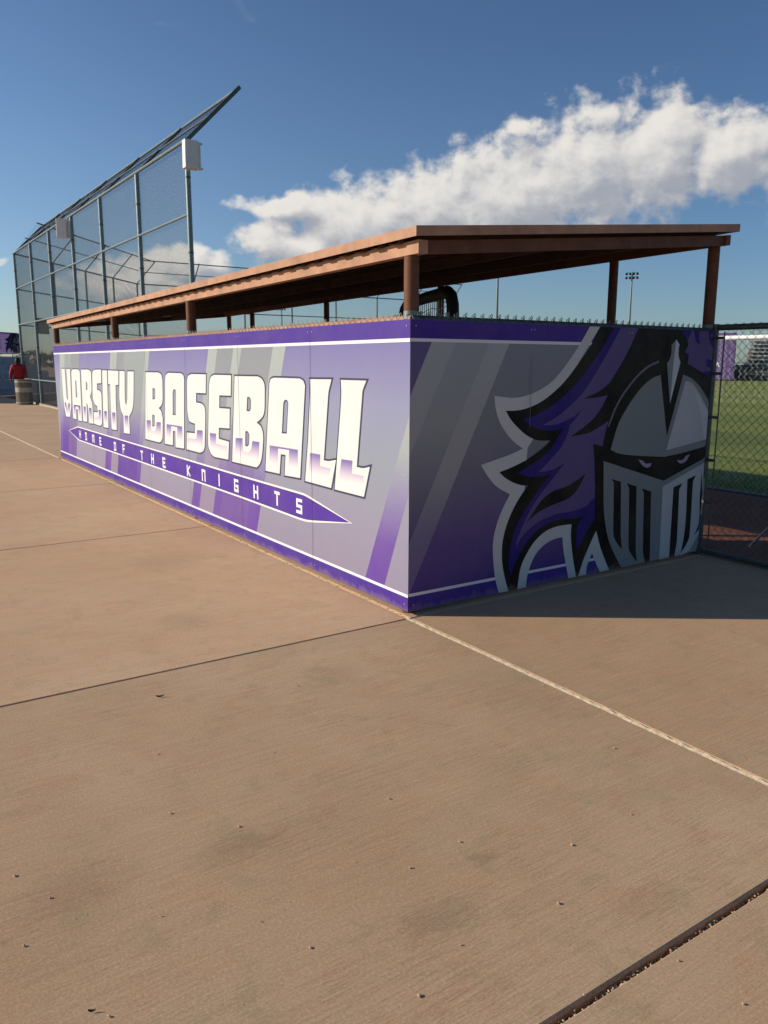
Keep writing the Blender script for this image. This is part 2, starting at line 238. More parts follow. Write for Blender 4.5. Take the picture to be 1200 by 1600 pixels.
KNIGHT=[('logo_grey',[(1.537,1.831),(1.439,1.702,1),(1.316,1.567,1),(1.194,1.46,1),(1.071,1.4,1),(0.964,1.367,1),(0.839,1.353,1),(0.669,1.368),(0.683,1.286,1),(0.724,1.194,1),(0.783,1.122,1),(0.853,1.061,1),(0.938,1.01),(0.818,0.976,1),(0.569,0.924),(0.635,0.841,1),(0.717,0.766,1),(0.834,0.707),(0.775,0.619,1),(0.727,0.522,1),(0.697,0.415,1),(0.696,0.319,1),(0.71,0.205,1),(0.733,0.104,1),(0.772,-0.001),(0.931,-0.004),(0.982,1.011),(1.641,1.834)]),('logo_black',[(1.641,1.834),(1.552,1.7,1),(1.442,1.582,1),(1.323,1.466,1),(1.204,1.38,1),(1.076,1.314,1),(0.949,1.278,1),(0.858,1.268,1),(0.772,1.27),(0.817,1.212,1),(0.887,1.153,1),(0.968,1.099,1),(1.069,1.061,1),(1.197,1.051),(1.123,1.003,1),(1.044,0.962,1),(0.957,0.925,1),(0.841,0.89,1),(0.732,0.865),(0.786,0.822,1),(0.865,0.783,1),(0.935,0.761,1),(0.998,0.752),(0.938,0.692,1),(0.873,0.609,1),(0.819,0.512,1),(0.784,0.404,1),(0.777,0.308,1),(0.787,0.217,1),(0.816,0.114,1),(0.86,0.0),(0.925,0.005),(0.953,0.162,1),(1.0,0.256,1),(1.077,0.345,1),(1.177,0.406,1),(1.293,0.432,1),(1.445,0.433),(1.446,0.339,1),(1.472,0.2,1),(1.524,0.006),(1.536,0.004),(1.579,0.12,1),(1.639,0.234,1),(1.713,0.353),(1.768,0.222,1),(1.829,0.113,1),(1.898,0.002),(3.108,-0.013),(3.329,1.948)]),('logo_grey',[(0.93,0.004),(0.953,0.162,1),(1.0,0.256,1),(1.077,0.345,1),(1.177,0.406,1),(1.293,0.432,1),(1.445,0.433),(1.446,0.339,1),(1.472,0.2,1),(1.527,0.001),(1.446,0.001),(1.41,0.128,1),(1.375,0.245,1),(1.357,0.347),(1.255,0.339,1),(1.162,0.304,1),(1.083,0.237,1),(1.027,0.121,1),(1.012,-0.005)]),('logo_grey',[(1.534,0.0),(1.579,0.12,1),(1.639,0.234,1),(1.713,0.353),(1.768,0.222,1),(1.829,0.113,1),(1.903,-0.004),(1.792,0.004),(1.711,0.13,1),(1.681,0.185),(1.658,0.146,1),(1.631,0.086,1),(1.626,0.001)]),('logo_deep',[(1.786,1.833),(1.671,1.684,1),(1.572,1.582,1),(1.481,1.486,1),(1.369,1.399,1),(1.248,1.321,1),(1.119,1.259,1),(1.021,1.226,1),(0.928,1.209),(0.994,1.166,1),(1.086,1.133,1),(1.168,1.12,1),(1.24,1.123,1),(1.318,1.13),(1.264,1.07,1),(1.186,0.985,1),(1.126,0.944,1),(1.008,0.889,1),(0.901,0.848),(0.961,0.824,1),(1.042,0.809,1),(1.134,0.808,1),(1.217,0.812),(1.137,0.749,1),(1.04,0.653,1),(0.955,0.556,1),(0.89,0.459,1),(0.855,0.358,1),(0.841,0.27,1),(0.844,0.194,1),(0.87,0.129),(0.892,0.194,1),(0.938,0.272,1),(1.015,0.361,1),(1.113,0.433,1),(1.216,0.467,1),(1.343,0.478,1),(1.498,0.472,1),(1.587,0.478),(1.528,0.441,1),(1.503,0.388,1),(1.506,0.276,1),(1.525,0.233),(1.566,0.292,1),(1.618,0.366,1),(1.692,0.447),(1.666,0.792),(1.823,1.128),(2.012,1.637),(2.071,1.841)]),('logo_purple',[(1.864,1.836),(1.763,1.693,1),(1.581,1.463,1),(1.489,1.367,1),(1.377,1.288,1),(1.255,1.218,1),(1.114,1.161),(1.238,1.16,1),(1.362,1.192,1),(1.435,1.219,1),(1.497,1.259),(1.447,1.204,1),(1.38,1.15),(1.363,1.095,1),(1.329,1.036,1),(1.28,0.979,1),(1.21,0.924,1),(1.141,0.872,1),(1.091,0.841),(1.173,0.84,1),(1.256,0.853,1),(1.347,0.887),(1.289,0.832,1),(1.199,0.752,1),(1.12,0.683,1),(1.053,0.606,1),(0.996,0.53,1),(0.94,0.438,1),(0.913,0.381,1),(0.901,0.318),(0.943,0.385,1),(1.011,0.437,1),(1.11,0.487,1),(1.213,0.51,1),(1.319,0.526,1),(1.449,0.528,1),(1.582,0.55,1),(1.68,0.609),(1.66,0.879),(1.823,1.128),(2.012,1.637),(2.051,1.841)]),('logo_black',[(2.055,1.841),(1.956,1.671,1),(1.852,1.536,1),(1.771,1.444,1),(1.664,1.383,1),(1.509,1.332),(1.631,1.336,1),(1.76,1.352),(1.687,1.252,1),(1.582,1.163,1),(1.392,1.069),(1.576,1.087,1),(1.696,1.129,1),(1.784,1.168),(1.756,1.088,1),(1.731,0.982),(1.631,1.005),(1.653,0.879),(1.682,0.632),(1.7,0.441),(2.297,0.39),(2.18,1.552),(2.178,1.844)]),('logo_black',[(1.564,0.796),(1.478,0.752,1),(1.372,0.714,1),(1.266,0.697,1),(1.173,0.663,1),(1.094,0.602,1),(0.998,0.495),(1.067,0.537,1),(1.158,0.573,1),(1.272,0.6,1),(1.378,0.621,1),(1.462,0.66,1),(1.524,0.725,1)]),('logo_deep',[(2.568,1.854),(2.572,1.819),(2.654,1.741),(2.627,1.665),(2.67,1.616),(2.667,1.575),(2.857,1.506),(2.945,1.478),(3.234,1.476),(3.177,1.871)]),('logo_purple',[(2.677,1.857),(2.682,1.817),(2.639,1.75),(2.657,1.719),(2.619,1.665),(2.673,1.652),(2.662,1.579),(2.753,1.548,1),(2.856,1.511),(2.963,1.522),(2.968,1.543),(2.912,1.557),(2.901,1.615),(2.991,1.606),(2.978,1.7),(2.935,1.736),(2.897,1.822),(2.892,1.863)]),('logo_deep',[(2.722,1.859),(2.732,1.778),(2.755,1.743,1),(2.806,1.727),(2.787,1.779),(2.777,1.86)]),('logo_line',[(2.312,1.601),(2.205,1.57,1),(2.102,1.518,1),(2.003,1.441,1),(1.907,1.349,1),(1.838,1.256,1),(1.8,1.181,1),(1.775,1.122),(1.788,1.121),(1.817,1.176,1),(1.854,1.247,1),(1.924,1.34,1),(2.018,1.431,1),(2.115,1.504,1),(2.214,1.555,1),(2.314,1.585)]),('steel_dark',[(2.34,1.495),(2.217,1.457,1),(2.09,1.371,1),(1.981,1.261,1),(1.887,1.134,1),(1.819,0.951),(1.939,0.913,1),(2.192,0.882,1),(2.456,0.859),(2.683,0.877,1),(2.964,0.911),(3.067,0.923),(3.023,1.251),(2.967,1.29),(2.848,1.395,1),(2.733,1.461,1),(2.618,1.494),(2.467,1.019)]),('steel_light',[(2.653,1.445),(2.571,1.199),(2.472,0.909),(3.028,0.971),(3.0,1.185),(2.964,1.215),(2.856,1.33,1),(2.746,1.42,1)]),('steel_pale',[(2.748,1.406),(2.843,1.312,1),(2.966,1.205),(3.0,1.185),(3.028,0.973),(2.946,0.968),(2.897,1.132,1),(2.831,1.284,1)]),('steel_dark',[(2.499,1.76),(2.447,1.716),(2.451,1.658,1),(2.437,1.614,1),(2.406,1.579),(2.476,1.27),(2.57,1.588),(2.543,1.633,1),(2.537,1.695,1),(2.543,1.721)]),('steel_shine',[(2.499,1.76),(2.494,1.685),(2.484,1.579),(2.476,1.27),(2.57,1.588),(2.543,1.633,1),(2.537,1.695,1),(2.543,1.721)]),('logo_eye',[(2.139,0.859),(2.195,0.846),(2.225,0.824,1),(2.261,0.819,1),(2.298,0.821),(2.291,0.797,1),(2.243,0.789,1),(2.192,0.81,1)]),('logo_eye',[(2.776,0.859),(2.724,0.85,1),(2.701,0.827,1),(2.66,0.819,1),(2.614,0.824),(2.639,0.801,1),(2.685,0.792,1),(2.736,0.811,1)]),('steel_dark',[(1.748,0.873),(2.462,0.669),(2.957,0.811),(3.079,0.832),(3.177,0.092),(2.956,0.033),(2.033,0.01),(1.934,0.136,1),(1.857,0.256,1),(1.807,0.389,1),(1.776,0.535,1)]),('steel_light',[(2.457,0.622),(2.949,0.77),(2.989,0.78),(2.985,0.186),(2.943,0.141),(2.874,0.054),(2.785,0.011),(2.477,0.009)]),('logo_black',[(1.844,0.733),(1.954,0.702),(1.988,0.286),(2.011,0.174),(1.953,0.226,1),(1.907,0.295,1),(1.892,0.433),(1.875,0.7)]),('logo_black',[(2.022,0.685),(2.138,0.651),(2.176,0.141),(2.2,0.045),(2.126,0.119,1),(2.09,0.18,1),(2.053,0.644)]),('logo_black',[(2.2,0.63),(2.316,0.596),(2.357,0.006),(2.306,0.007),(2.266,0.129,1),(2.231,0.594)]),('logo_black',[(2.705,0.629),(2.594,0.606),(2.601,0.006),(2.67,0.005),(2.688,0.152),(2.669,0.582)]),('logo_black',[(2.876,0.681),(2.767,0.656),(2.785,0.338,1),(2.775,0.161,1),(2.75,0.045),(2.813,0.107,1),(2.851,0.182,1),(2.842,0.635)]),('logo_black',[(2.953,0.714),(2.951,0.518),(2.966,0.279,1),(2.915,0.174),(2.973,0.218),(3.04,0.51)])]
# ---------------------------------------------------------------- shared materials
M_galv = mat('galvanised_steel', (118, 130, 130), 0.45, 0.55, 0.10, 14)
M_galv_dk = mat('weathered_galvanised_steel', (84, 94, 92), 0.5, 0.5, 0.12, 14)
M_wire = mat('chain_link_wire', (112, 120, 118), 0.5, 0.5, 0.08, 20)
M_wire_lit = mat('sunlit_chain_link_wire', (176, 176, 168), 0.5, 0.2, 0.08, 20)  # paler copy of the wire, sunlight worked into its colour
M_tan = mat('copper_tan_paint', (178, 137, 110), 0.6, 0, 0.10, 5, 0.15, 90, spec=.15)
M_brown = mat('brown_paint', (108, 74, 57), 0.55, 0, 0.10, 7, 0.12, 80, spec=.12)
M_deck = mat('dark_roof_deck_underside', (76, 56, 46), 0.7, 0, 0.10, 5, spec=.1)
M_white = mat('white_plastic', (232, 230, 226), 0.4, 0, 0.03, 6)
M_black = mat('black_padding', (17, 17, 19), 0.75, 0, 0.2, 30, 0.3, 150)

# ---------------------------------------------------------------- ground
SCUFFS = [(1.66,-1.88,.12,.22,.55),(2.30,-1.54,.12,.2,.6),(1.60,-2.40,.2,.26,.4),(2.16,-1.24,.06,.07,.6),(2.6,-1.0,.1,.2,.3),(-.7,-1.2,.3,.25,.3),(.6,-.9,.3,.3,.25),(1.4,-.3,.4,.3,.22),(-2.2,-.8,.4,.5,.3)]
def concrete():
    mt = bpy.data.materials.new('broomed_concrete'); mt.use_nodes = True; T = NT(mt.node_tree); b = T.n['Principled BSDF']
    v = T.new('ShaderNodeTexCoord').outputs['Object']
    base = T.mix(T.lin(T.noise(v, 0.55, 6, 0.6, 0.4), 0.3, 0.72), lin((194, 158, 126)), lin((216, 186, 156)))
    base = T.mix(T.lin(T.noise(v, 1.7, 7, 0.65, 0.8), 0.42, 0.72, 0, 0.55), base, lin((200, 172, 144)))
    gy = T.step(T.noise(T.scale(v, 1.3, 0.7, 1), 1.1, 8, 0.7, 0.5), 0.52, 0.78)
    base = T.mix(T.math('MULTIPLY', gy, 0.5), base, lin((164, 156, 130)))
    rust = T.step(T.noise(v, 0.9, 6, 0.6, 1.2), 0.60, 0.80)
    base = T.mix(T.math('MULTIPLY', rust, 0.36), base, lin((196, 145, 106)))
    # blotches of pink and of green-grey where the pour cured unevenly
    bl1 = T.step(T.noise(v, 4.5, 6, 0.65, 0.6), 0.50, 0.66); bl2 = T.step(T.noise(T.scale(v, 1, 1.2, 3), 5.5, 6, 0.65, 0.6), 0.52, 0.68)
    base = T.mix(T.math('MULTIPLY', bl1, 0.5), base, lin((204, 160, 130)))
    base = T.mix(T.math('MULTIPLY', bl2, 0.42), base, lin((168, 158, 122)))
    for (cx, cy, rx, ry, am) in SCUFFS:
        d = T.vmath('LENGTH', T.vmath('MULTIPLY', T.vmath('SUBTRACT', v, (cx, cy, 0)), (1/rx, 1/ry, 0)))
        mk = T.step(T.math('ADD', d, T.math('MULTIPLY', T.noise(T.scale(v, 3.2, .8, 1), 16, 9, .8), 3.2)), 1.7, 2.6, 1.0, 0.0)
        base = T.mix(T.math('MULTIPLY', mk, am*.62), base, lin((112, 102, 84)))
    # a few dark scuffs
    sc = T.step(T.noise(T.scale(v, 1.0, 0.6, 1), 2.3, 9, 0.75, 0.3), 0.63, 0.74)
    base = T.mix(T.math('MULTIPLY', sc, 0.38), base, lin((112, 100, 86)))
    # fine broom drag marks, running along y
    st = T.noise(T.scale(v, 190, 5.0, 1), 1.0, 4, 0.65)
    st2 = T.noise(T.scale(v, 48, 1.1, 1), 1.0, 4, 0.65)
    base = T.mix(T.lin(st, 0.32, 0.7, 0.24, 0.0), base, lin((120, 98, 76)), 'MIX')
    base = T.mix(T.lin(st2, 0.30, 0.62, 0.10, 0.0), base, lin((138, 112, 88)), 'MIX')
    st3 = T.noise(T.vmath('ADD', T.scale(v, 58, 1.3, 1), T.scale(v, 0, 0, 0)), 1.0, 5, 0.7)
    ln = T.math('MULTIPLY', T.step(T.math('ABSOLUTE', T.math('SUBTRACT', st3, 0.5)), 0.0, 0.022, 1.0, 0.0), T.lin(T.noise(v, 2.2, 4), 0.35, 0.65, 0.1, 1.0))
    base = T.mix(T.math('MULTIPLY', ln, 0.5), base, lin((112, 90, 70)))
    gr = T.noise(v, 300, 3, 0.75)
    base = T.mix(T.lin(gr, 0.3, 0.72, 0.46, 0.0), base, lin((104, 86, 66)))
    g2 = T.noise(v, 110, 4, 0.75)
    base = T.mix(T.lin(g2, 0.45, 0.75, 0.0, 0.34), base, lin((120, 98, 74)))
    base = T.mix(T.lin(g2, 0.25, 0.48, 0.28, 0.0), base, lin((226, 206, 178)))
    # pits and tiny dark specks
    vor = T.new('ShaderNodeTexVoronoi'); T.put(vor.inputs['Vector'], v); vor.inputs['Scale'].default_value = 34
    pit = T.step(vor.outputs['Distance'], 0.05, 0.09, 1, 0)
    pit = T.math('MULTIPLY', pit, T.step(T.noise(v, 3.1, 3), 0.55, 0.62))
    base = T.mix(T.math('MULTIPLY', pit, 0.75), base, lin((86, 66, 50)))
    # slabs on the wall side of the corner joint are a little paler
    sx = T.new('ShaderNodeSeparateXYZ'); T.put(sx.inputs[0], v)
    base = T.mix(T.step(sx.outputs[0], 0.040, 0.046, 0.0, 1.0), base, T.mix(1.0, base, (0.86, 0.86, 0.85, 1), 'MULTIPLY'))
    base = T.mix(1.0, base, (1.33, 1.295, 1.215, 1), 'MULTIPLY')
    T.put(b.inputs['Base Color'], base); b.inputs['Specular IOR Level'].default_value = 0.25
    T.put(b.inputs['Roughness'], T.lin(T.noise(v, 4, 4), 0.3, 0.7, 0.78, 0.95))
    hb = T.math('ADD', T.math('MULTIPLY', st, 0.6), T.math('MULTIPLY', gr, 0.35)); hb = T.math('ADD', hb, T.math('MULTIPLY', st2, 0.5))
    bp = T.new('ShaderNodeBump'); bp.inputs['Strength'].default_value = 0.30; bp.inputs['Distance'].default_value = 0.0035
    T.put(bp.inputs['Height'], hb); T.put(b.inputs['Normal'], bp.outputs[0])
    MAT['concrete'] = mt; return mt
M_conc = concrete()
M_bead = mat('pale_joint_sealant', (182, 168, 146), 0.9, 0, 0.16, 30, 0.8, 180)
M_gravel = mat('joint_gravel', (160, 142, 122), 0.9, 0, 0.3, 60)

def dirt(name, c1, c2, sc=1.5):
    mt = bpy.data.materials.new(name); mt.use_nodes = True; T = NT(mt.node_tree); b = T.n['Principled BSDF']
    v = T.new('ShaderNodeTexCoord').outputs['Object']
    c = T.mix(T.lin(T.noise(v, sc, 8, 0.7), 0.3, 0.7), lin(c1), lin(c2))
    c = T.mix(T.lin(T.noise(v, 60, 4, 0.7), 0.4, 0.75, 0, 0.5), c, lin(tuple(x*0.6 for x in c1)))
    T.put(b.inputs['Base Color'], c); b.inputs['Roughness'].default_value = 0.95
    bp = T.new('ShaderNodeBump'); bp.inputs['Strength'].default_value = 0.8; bp.inputs['Distance'].default_value = 0.02
    T.put(bp.inputs['Height'], T.noise(v, 24, 6, 0.7)); T.put(b.inputs['Normal'], bp.outputs[0]); return mt
M_soil = dirt('desert_soil', (150, 118, 88), (172, 142, 110))
M_infield = dirt('infield_clay', (116, 66, 44), (138, 84, 58))
g = MB(); g.poly([(-1500,-1500,-0.06),(1500,-1500,-0.06),(1500,1500,-0.06),(-1500,1500,-0.06)])
tag(g.build('ground', M_soil), kind='structure')
g = MB(); g.poly([(-60,3.0,-0.03),(12,3.0,-0.03),(12,6.5,-0.03),(-12,6.5,-0.03),(-22,24,-0.03),(-60,26,-0.03)])
tag(g.build('infield_dirt', M_infield), kind='structure')

def turf():
    mt = bpy.data.materials.new('mown_turf'); mt.use_nodes = True; T = NT(mt.node_tree); b = T.n['Principled BSDF']
    v = T.new('ShaderNodeTexCoord').outputs['Object']
    s = T.new('ShaderNodeSeparateXYZ'); T.put(s.inputs[0], v)
    band = T.math('SINE', T.math('MULTIPLY', s.outputs[1], 0.9))
    c = T.mix(T.step(band, -0.25, 0.25), lin((112, 130, 42)), lin((134, 148, 54)))
    c = T.mix(T.lin(T.noise(v, 1.2, 7, 0.7), 0.35, 0.75, 0, 0.55), c, lin((132, 124, 62)))
    c = T.mix(T.lin(T.noise(v, 45, 4, 0.7), 0.4, 0.7, 0, 0.5), c, lin((52, 66, 24)))
    T.put(b.inputs['Base Color'], c); b.inputs['Roughness'].default_value = 0.9
    bp = T.new('ShaderNodeBump'); bp.inputs['Strength'].default_value = 0.7; bp.inputs['Distance'].default_value = 0.03
    T.put(bp.inputs['Height'], T.noise(v, 40, 5, 0.7)); T.put(b.inputs['Normal'], bp.outputs[0]); return mt
g = MB()
ys = [6.45 + 1.15*i for i in range(0, 3)] + [12, 20, 40, 76]
g.poly([(-12,6.45,-0.02),(70,6.45,-0.02),(90,110,-0.02),(-75,110,-0.02),(-60,26.5,-0.02),(-21.6,24.4,-0.02)])
tag(g.build('field_turf', turf()), kind='structure')
# a fringe of real blades along the turf edge that shows through the fence
g = MB(); rg = random.Random(3)
for i in range(9000):
    y = 6.42 + abs(rg.gauss(0, 1))*1.3; x = rg.uniform(-7.5, 1.5); h = rg.uniform(.025, .06); a = rg.uniform(0, math.pi); w = .004
    dx, dy = math.cos(a)*w, math.sin(a)*w; lx, ly = rg.uniform(-.02, .02), rg.uniform(-.02, .02)
    g.poly([(x-dx,y-dy,-.02),(x+dx,y+dy,-.02),(x+lx,y+ly,-.02+h)])
tag(g.build('grass', mat('grass_blades', (96, 112, 44), 0.8, 0, 0.25, 3)), 'short green grass along the edge of the ball field', 'grass', kind='stuff')

# concrete pavement: slabs with real joints between them
XE = [-60,-50.3,-43.6,-36.9,-30.2,-26.8,-23.45,-20.1,-16.75,-13.4,-10.05,-6.68,-3.34,0.05,2.745,6.1,9.45,12.8,16.2]
YJ = [-30,-23.4,-16.7,-13.4,-10.05,-6.7,-3.38,-0.03,3.0]
def gapx(x): return 0.0105 if abs(x-2.745) < .01 else 0.0045
def slab(g, x0, x1, y0, y1, c=0.006):
    zt, zb = 0.0, -0.12
    i = len(g.v)
    g.v += [(x0,y0,zb),(x1,y0,zb),(x1,y1,zb),(x0,y1,zb),(x0,y0,zt-c),(x1,y0,zt-c),(x1,y1,zt-c),(x0,y1,zt-c),
            (x0+c,y0+c,zt),(x1-c,y0+c,zt),(x1-c,y1-c,zt),(x0+c,y1-c,zt)]
    for q in ((0,1,5,4),(1,2,6,5),(2,3,7,6),(3,0,4,7),(4,5,9,8),(5,6,10,9),(6,7,11,10),(7,4,8,11),(8,9,10,11)):
        g.f.append(tuple(i+k for k in q)); g.m.append(0)
g = MB()
for i in range(len(XE)-1):
    for j in range(len(YJ)-1):
        ga = .0045 if j != len(YJ)-2 else .016; gb = .016 if j == len(YJ)-3 else (.0045 if j < len(YJ)-3 else 0)
        slab(g, XE[i]+gapx(XE[i]), XE[i+1]-gapx(XE[i+1]), YJ[j]+ga, YJ[j+1]-gb)
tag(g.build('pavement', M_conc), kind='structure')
# raised sealant bead squeezed out of the long joint
g = MB(); rg = random.Random(5); n = 0; x = 6.0; rows = []
while x > -34:
    st = 0.014 if x > -2 else (0.03 if x > -11 else 0.12)
    w = 0.0052 + 0.004*noise.noise(Vector((x*9, 1, 0))) ; o = -0.03 + 0.004*noise.noise(Vector((x*5, 7, 0)))
    if -10.0 < x < 0.02: w *= 0.35; o -= 0.004*noise.noise(Vector((x*3, 2, 5)))
    h = 0.003 + 0.004*noise.noise(Vector((x*23, 3, 0)))
    rows.append([(x,o-w,-.012),(x,o-w*.7,h*.5),(x,o,h+.001),(x,o+w*.6,h*.6),(x,o+w,-.012)]); x -= st
for r in rows: g.v += r
for k in range(len(rows)-1):
    if -9.98 < rows[k][0][0] < .03: continue
    for j in range(4): a = k*5+j; g.f.append((a,a+1,a+6,a+5)); g.m.append(0)
tag(g.build('joint_sealant', M_bead, smooth=True), kind='structure')
# loose grit that has collected in the wide joint and at the foot of the wall
def stone(g, x, y, z, s, rg, mi=0):
    i = len(g.v); a = rg.uniform(0, 6.28)
    base = [(1,0,0),(-1,0,0),(0,1,0),(0,-1,0),(0,0,1),(0,0,-1),(.6,.6,.4),(-.6,.5,.5),(.5,-.6,.5),(-.5,-.6,.45)]
    sx, sy, sz = s*rg.uniform(.7,1.3), s*rg.uniform(.7,1.3), s*rg.uniform(.5,.9)
    q = [(bx*sx*rg.uniform(.8,1.15), by*sy*rg.uniform(.8,1.15), bz*sz) for bx,by,bz in base]
    bm = bmesh.new()
    for p in q: bm.verts.new((p[0]*math.cos(a)-p[1]*math.sin(a)+x, p[0]*math.sin(a)+p[1]*math.cos(a)+y, p[2]+z))
    bmesh.ops.convex_hull(bm, input=bm.verts); bm.verts.index_update()
    g.v += [tuple(v.co) for v in bm.verts]
    for f in bm.faces: g.f.append(tuple(i+v.index for v in f.verts)); g.m.append(mi)
    bm.free()
g = MB(); rg = random.Random(11)
y = -2.7
while y < 0:
    dens = 4 if y > -1.6 else 2
    for k in range(dens): stone(g, 2.745+rg.uniform(-.006,.009), y+rg.uniform(-.01,.01), rg.uniform(-.034,-.010), rg.uniform(.002,.0055), rg, rg.choice((0,0,1)))
    y += 0.009
x = 0.1
while x > -10.2:
    stone(g, x, rg.uniform(-.02,-.004), rg.uniform(-.012,.001), rg.uniform(.002,.006), rg, rg.choice((0,1)))
    x -= 0.012 if x > -3 else .03
for k in range(260):
    stone(g, rg.uniform(.3,3.4), rg.uniform(-2.6,.3), 0.0008, rg.uniform(.0009,.0019), rg, rg.choice((0,1)))
tag(g.build('grit', [M_gravel, mat('pale_grit', (196, 170, 138), 0.9, 0, 0.2, 60)]), 'crumbs of gravel and grit in the pavement joints and at the wall foot', 'grit', kind='stuff')
# the pebbles large enough to be picked out one by one
PB = [(1.35,-2.0),(1.56,-1.83),(1.42,-2.52),(1.59,-2.45),(1.76,-2.55),(2.03,-1.97),(2.13,-2.42),(1.27,-.08),(2.26,-.64),(2.79,-1.1),(2.97,-1.09),(2.07,-1.47),(2.73,-1.4),(2.27,-.95),(2.05,-1.25),
      (1.95,-1.6),(2.5,-1.75),(2.2,-1.9),(2.42,-1.55),(1.15,-1.5),(.9,-1.9),(1.7,-1.3),(2.6,-.35),(1.9,-.3),(.6,-1.1),(2.35,-2.2),(1.85,-2.2),(2.62,-1.85),(3.05,-.9),(2.45,-1.2)]
for k, (x, y) in enumerate(PB):
    g = MB(); stone(g, 0, 0, .003, rg.uniform(.0028,.0058), rg)
    o = g.build('pebble', [MAT['pale_grit'], M_gravel][k % 2] if False else MAT['pale_grit'], loc=(x, y, 0))
    tag(o, 'tiny pale pebble lying loose on the foreground concrete', 'pebble', 'pebbles scattered on the concrete')
def leaf(x, y, a, s, label):
    g = MB()
    for k in range(6):
        t0, t1 = k/6, (k+1)/6
        w0, w1 = math.sin(t0*math.pi)*.25+.02, math.sin(t1*math.pi)*.25+.02
        z0, z1 = .004+.3*(t0-.5)**2*s*2, .004+.3*(t1-.5)**2*s*2
        g.poly([(t0*s,-w0*s*.5,z0),(t1*s,-w1*s*.5,z1),(t1*s,w1*s*.5,z1+.004),(t0*s,w0*s*.5,z0+.004)])
    o = g.build('dry_leaf', mat('dry_leaf_brown', (52, 38, 30), 0.8, 0, .2, 40), loc=(x, y, 0)); o.rotation_euler = (0, 0, a)
    sm = o.modifiers.new('thickness', 'SOLIDIFY'); sm.thickness = .0012
    tag(o, label, 'leaf')
leaf(.35, -1.73, 1.3, .038, 'curled dark dry leaf lying on the slab near the left pavement joint')
leaf(2.09, -2.46, 1.1, .018, 'tiny dry leaf sliver at the bottom left of the pavement')

# ---------------------------------------------------------------- chain link
def chain_link(g, A, B, z0, z1, nrm, pitch=0.07, r=0.0016, n=3, knuckle=True, mi=0):
    """woven zigzag pickets from A to B (xy), between z0 and z1"""
    A = Vector((A[0], A[1])); B = Vector((B[0], B[1])); L = (B-A).length; d = (B-A)/L; N = Vector(nrm)
    k = int(L/(pitch/2)); h = pitch/2
    rows = int((z1-z0)/h)
    for i in range(0, k, 2):
        base = A + d*(i*h + h/2)
        for ph in (0,):
            pts = []
            for j in range(rows+1):
                s = h if j % 2 else 0.0
                off = r*1.3*(1 if j % 2 else -1)
                p = base + d*(s); pts.append((p.x+N.x*off, p.y+N.y*off, z1-j*h))
            if knuckle:   # bent-over tip at the top
                p = base - d*(.010); pts = [(p.x-N.x*.004, p.y-N.y*.004, z1-.016), (p.x-N.x*.002, p.y-N.y*.002, z1+.004)] + [( (base+d*.004).x, (base+d*.004).y, z1+.006)] + pts[1:]
            g.tube(pts, r, n, mi, caps=False)
        # the neighbour picket, mirrored, closes the diamonds
        pts = []
        for j in range(rows+1):
            s = h if not (j % 2) else 0.0
            off = r*1.3*(1 if j % 2 else -1)
            p = base + d*(s+h); pts.append((p.x+N.x*off, p.y+N.y*off, z1-j*h))
        g.tube(pts, r, n, mi, caps=False)
    return
def diamond_net(g, A, B, z0, z1, pitch, r, mi=0):
    """straight diagonal wires clipped to the panel A-B, z0-z1 (A, B are 3D points of the bottom edge; z1 may be a top-edge offset vector)"""
    A = Vector(A); B = Vector(B); L = (B-A).length; d = (B-A)/L
    U = Vector(z1) if not isinstance(z1, (int, float)) else Vector((0, 0, z1-z0)); H = U.length; u = U/H
    s = -H
    while s < L:
        for sg in (1, -1):
            # line: x = s + t, z = t  (or mirrored)
            t0 = max(0, -s); t1 = min(H, L-s)
            if t1-t0 > 0.02:
                a, b = s+t0, s+t1
                if sg < 0: a, b = L-a, L-b
                g.tube([A+d*a+u*t0, A+d*b+u*t1], r, 3, mi, caps=False)
        s += pitch

# ---------------------------------------------------------------- dugout
dug = empty('dugout', (0, 0, 0), 'long brown roofed baseball dugout wrapped in purple and grey printed banners', 'dugout')
LW = 9.94; SWD = 2.98
INK = ['bg_long','bg_short','band_purple','line_white','gap','stripe','stripe_pale','stripe_mid','sstripe','sstripe_pale','letter_cream','letter_edge','letter_fade','arrow_purple','arrow_edge',
       'logo_grey','logo_black','logo_deep','logo_purple','logo_line','steel_dark','steel_light','steel_pale','steel_shine','logo_eye','seam','vinyl_back','screw']
grad_mat('bg_long', [(0.0,(138,130,154)),(0.45,(142,138,160)),(0.95,(140,148,162)),(1.3,(138,142,172)),(1.7,(118,114,166))])
grad_mat('gap', [(0.0,(138,126,150)),(0.6,(142,132,158)),(1.0,(136,142,156)),(1.5,(136,142,150)),(1.7,(132,138,148))])
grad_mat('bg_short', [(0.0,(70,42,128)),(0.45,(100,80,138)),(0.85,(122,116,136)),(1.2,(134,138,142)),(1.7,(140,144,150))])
grad_mat('stripe', [(0.0,(88,54,148)),(0.42,(92,62,150)),(0.72,(118,108,158)),(1.05,(140,146,156)),(1.5,(142,152,156)),(1.7,(142,152,156))])
grad_mat('stripe_mid', [(0.0,(104,76,150)),(0.42,(108,82,152)),(0.72,(124,114,156)),(1.05,(136,138,154)),(1.5,(136,142,150)),(1.7,(132,138,148))])
grad_mat('stripe_pale', [(0.0,(96,64,152)),(0.42,(104,76,156)),(0.72,(132,126,166)),(1.05,(156,164,166)),(1.5,(160,170,170)),(1.7,(160,170,168))])
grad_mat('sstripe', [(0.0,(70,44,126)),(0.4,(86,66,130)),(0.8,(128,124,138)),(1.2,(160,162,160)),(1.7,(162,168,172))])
grad_mat('sstripe_pale', [(0.0,(110,86,146)),(0.5,(128,120,148)),(0.95,(168,166,164)),(1.7,(176,180,180))])
